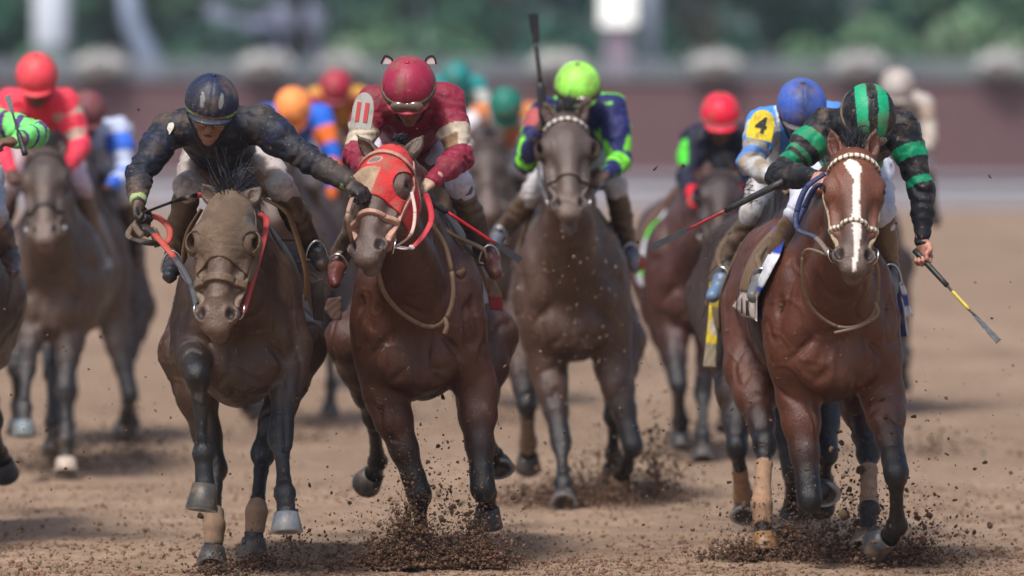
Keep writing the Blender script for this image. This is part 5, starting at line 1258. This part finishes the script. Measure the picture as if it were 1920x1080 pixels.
def tree(name, x, y, hgt, w, cols, label, cat, seed, n=5000, low=.12, trunk=True, group='trees beyond the wall', size=.22, z0=0, cname='crown'):
    rs = np.random.RandomState(seed); r = empty(name, (x, y, z0), label, cat, group); cs = []; rr = []
    nb = 16
    for i in range(nb):
        t = rs.uniform(low, .95); ww = w * math.sqrt(max(1 - (2 * (t - .5)) ** 2, .15)) * .62; th = rs.uniform(0, 6.28); q = ww * rs.uniform(.2, 1)
        cs.append((x + q * math.cos(th), y + q * math.sin(th), z0 + hgt * t)); k = w * rs.uniform(.24, .42); rr.append((k, k, k * .8))
    v, f, c = leaves(cs, rr, n, size, cols, seed); mesh_obj(cname, v, f, leaf_m, r, c, smooth=False)
    if trunk:
        m = MB(); m.tube([V(x, y, z0 - .2), V(x + .1, y, z0 + hgt * .25), V(x, y, z0 + hgt * .5), V(x + .2, y, z0 + hgt * .8)], [w * .07, w * .055, w * .035, w * .012], 9, srgb(74, 60, 50))
        for i in range(5):
            th = rs.uniform(0, 6.28); zb = z0 + hgt * rs.uniform(.2, .5); m.tube([V(x, y, zb), V(x + .25 * w * math.cos(th), y + .25 * w * math.sin(th), zb + hgt * .12), V(x + .5 * w * math.cos(th), y + .5 * w * math.sin(th), zb + hgt * .2)], [w * .03, w * .02, w * .008], 6, srgb(74, 60, 50))
        m.obj('trunk', mat('bark', .9, .6, 20, .3, 8), r)
DG = [srgb(40, 78, 68), srgb(50, 92, 72), srgb(34, 66, 68)]; MG = [srgb(62, 92, 74), srgb(70, 104, 78), srgb(50, 78, 70)]; LG = [srgb(96, 124, 92), srgb(84, 114, 86), srgb(110, 130, 104)]; TG = [srgb(60, 88, 84), srgb(44, 70, 72)]
def pxx(px, Y): return float(W(px, 300, Y)[0])
T_ = [(20, 150, 9, 3.2, DG, "dark green tree beyond the wall at the far left, left of the white column"), (200, 146, 8, 2.6, MG, "mid green tree between the white column and the leaning grey post"),
      (370, 150, 10, 3.4, MG, "mid green tree right of the leaning grey post"), (560, 162, 12, 3.4, DG, "dark tree standing in front of the blue grey building"),
      (780, 150, 10, 3.2, MG, "green tree directly above the maroon rider's cap"), (950, 156, 11, 3.4, DG, "dark green tree behind the raised whip"),
      (1330, 150, 11, 3.8, DG, "dark teal tree right of the white lamp sign"), (1500, 154, 12, 3.8, DG, "dark green tree above the rider with the yellow plate"),
      (1700, 152, 12, 3.8, DG, "dark green tree above the white capped rider"), (1880, 150, 10, 3.4, MG, "green tree at the far right edge")]
for i, (px, Y_, hg, w, cl, lb) in enumerate(T_): tree('tree', pxx(px, Y_), Y_, hg, w, cl, lb, 'tree', 500 + i, 4200)
B_ = [(680, 141, 4.3, 1.6, LG, "bright green bush rising behind the wall left of the maroon rider"), (330, 139, 4.0, 1.3, MG, "mid green bush behind the wall above the navy capped rider"),
      (1060, 139, 3.9, 1.5, LG, "pale olive bush just right of the raised whip"), (1500, 139, 4.0, 1.6, LG, "pale green bush above the yellow plate rider"), (1640, 140, 4.4, 1.9, LG, "pale green bush above the striped cap rider"),
      (1800, 140, 4.6, 2.0, LG, "pale olive green bush near the right edge"), (1900, 139, 4.2, 1.5, LG, "pale olive green bush cut by the right edge"), (880, 139, 3.9, 1.4, MG, "mid green bush behind the wall, left of the raised whip")]
for i, (px, Y_, hg, w, cl, lb) in enumerate(B_): tree('bush', pxx(px, Y_), Y_, hg, w, cl, lb, 'bush', 540 + i, 2600, low=.25, trunk=True, group='bushes behind the wall', size=.16)
v, f, c = leaves([(xx, 196 + 4 * math.sin(xx), 5 + 3 * math.sin(xx * .7)) for xx in np.arange(-70, 71, 4)], [(5, 4, 8)] * 36, 26000, .42, DG + TG, 9)
tag(mesh_obj('distant_wood', v, f, leaf_m, None, c, smooth=False), kind='stuff')
# white flower planters on the wall
FL = [srgb(214, 212, 206), srgb(196, 196, 190), srgb(228, 226, 222)]
for i, (px, lb) in enumerate([(190, "white flower planter on the wall above the blue sleeved rider"), (495, "white flower planter on the wall above the orange capped rider"), (1045, "white flower planter on the wall behind the lime green cap"),
                              (1340, "white flower planter on the wall above the red capped rider"), (1612, "white flower planter on the wall above the striped cap"), (1880, "white flower planter on the wall at the right edge"), (640, "small white flower planter on the wall above the crimson rider")]):
    Yp = 131.35 - .7; x = pxx(px, Yp); z0 = zt + .0; r = empty('flower_planter', (x, 131.3, zt + .145), lb, 'planter', 'white flower planters on the wall')
    m = MB(); m.tube([V(x, 130.6, zt + .02), V(x, 130.6, zt + .16), V(x, 130.6, zt + .30)], [.20, .28, .34], 14, srgb(120, 112, 108)); m.obj('pot', mat('pot_clay', .8, .2, 20, .2, 8), r)
    w_ = .52 if i < 6 else .36
    v, f, c = leaves([(x + a, 130.6, zt + .42 + b) for a, b in ((-.42, -.02), (0, .06), (.42, 0), (-.2, .1), (.2, .1))], [(w_ * .55, .35, .26)] * 5, 260, .07, FL, 600 + i); v = list(v); f = [tuple(a) for a in f]; c = list(c); mm = MB()
    for a, b in ((-.42, -.02), (0, .06), (.42, 0), (-.2, .1), (.2, .1)):
        k_ = w_ * .36; mm.tube([V(x + a, 130.6, zt + .42 + b - k_ * .6 + k_ * 1.2 * q / 6) for q in range(7)], [k_ * math.sin(math.pi * (.12 + .76 * q / 6)) for q in range(7)], 10, srgb(206, 206, 206))
    mm.add(v, f, srgb(200, 198, 196)); mm.obj('flowers', leaf_m, r, smooth=False)
# white column, leaning post, lamp sign, grey column, building
wp = mat('white_column_paint', .6, .1, 3, .06, 1, color=srgb(206, 214, 226)); gp_ = mat('grey_post_paint', .6, .1, 3, .08, 1, color=srgb(130, 144, 168))
r = empty('column', (pxx(98, 135), 135, 0), "tall white column rising behind the wall above the coral capped rider", 'column'); x = pxx(98, 135)
m = MB(); m.tube([V(x, 135, zt + .8), V(x, 135, 4), V(x, 135, 9)], [.44, .46, .42], 20); m.obj('shaft', wp, r); m = MB(); m.tube([V(x, 135, -.1), V(x, 135, zt), V(x, 135, zt + .79)], [.55, .50, .46], 16); m.obj('base', mat('column_base', .7, color=srgb(96, 112, 112)), r); m = MB(); m.box((x - .7, 134.3, 9.003), (x + .7, 135.7, 9.4)); m.obj('capital', wp, r, smooth=False)
r = empty('post', (pxx(290, 134), 134, 0), "blue grey post leaning left, between two green trees at the left", 'post')
m = MB(); m.tube([W(290, 130, 134) * V(1, 1, 0), W(280, 110, 134), W(246, 40, 134), W(232, -60, 134)], [.34, .32, .26, .22], 12); m.obj('shaft', gp_, r); m = MB(); m.tube([W(232, -60, 134), W(226, -110, 134)], [.3, .3], 12); m.obj('cap', gp_, r)
r = empty('illuminated_sign', (pxx(1160, 136), 136, 0), "bright white illuminated sign box on a grey mauve pillar", 'sign'); x = pxx(1160, 136)
m = MB(); m.box((x - .36, 135.7, -.1), (x + .30, 136.3, wz(52, 136))); m.obj('pillar', mat('pillar_mauve', .7, .1, 3, .1, 2, color=srgb(150, 132, 150)), r, smooth=False)
em = bpy.data.materials.new('sign_glow'); em.use_nodes = True; e = em.node_tree.nodes["Principled BSDF"]; e.inputs["Base Color"].default_value = (.9, .9, .88, 1); e.inputs["Emission Color"].default_value = (1, .98, .93, 1); e.inputs["Emission Strength"].default_value = .45
m = MB(); m.box((x - .46, 135.5, wz(48, 136)), (x + .40, 136.4, wz(-60, 136))); m.obj('light_box', em, r, smooth=False)
x = pxx(1218, 137); r = empty('column', (x, 137, 0), "plain grey column just right of the illuminated sign", 'column'); m = MB(); m.tube([V(x, 137, -.1), V(x, 137, 4), V(x, 137, 8)], [.28, .26, .24], 14); m.obj('shaft', mat('grey_column', .7, color=srgb(120, 130, 146)), r); m = MB(); m.box((x - .4, 136.6, 8.003), (x + .4, 137.4, 8.3)); m.obj('capital', mat('grey_column', .7), r, smooth=False)
r = empty('building', (pxx(520, 172), 172, 0), "blue grey building seen between trees behind the wall at upper left", 'building'); bw = mat('building_wall', .8, .1, 2, .1, .5, color=srgb(134, 142, 170)); x0, x1 = pxx(380, 172), pxx(800, 172)
m = MB(); m.box((x0, 172, -.1), (x1, 180, 9)); m.obj('wall', bw, r, smooth=False); m = MB(); m.box((x0 - .4, 171.5, 9.003), (x1 + .4, 180.5, 9.6)); m.obj('roof', mat('roof', .8, color=srgb(70, 74, 84)), r, smooth=False)
for zz in (1.2, 3.4, 6):
    for xx in np.linspace(x0 + .8, x1 - .8, 6):
        m = MB(); m.box((xx - .45, 171.93, zz), (xx + .45, 171.997, zz + 1.5)); m.obj('window', mat('window_glass', .15, color=srgb(44, 52, 70), spec=.8), r, smooth=False)
# ----- air: dust and damp haze
HZ = globals().get('HAZE', .0004)
if HZ:
    m = MB(); m.box((-220, -62, -3), (220, 330, 24)); o = m.obj('haze', None, smooth=False); tag(o, kind='stuff')
    hm = bpy.data.materials.new('haze_air'); hm.use_nodes = True; N = hm.node_tree.nodes; N.clear(); L = hm.node_tree.links
    out = N.new("ShaderNodeOutputMaterial"); pv = N.new("ShaderNodeVolumePrincipled"); pv.inputs["Color"].default_value = (.80, .88, .98, 1); pv.inputs["Density"].default_value = HZ; pv.inputs["Anisotropy"].default_value = .2
    L.new(pv.outputs[0], out.inputs["Volume"]); o.data.materials.append(hm)
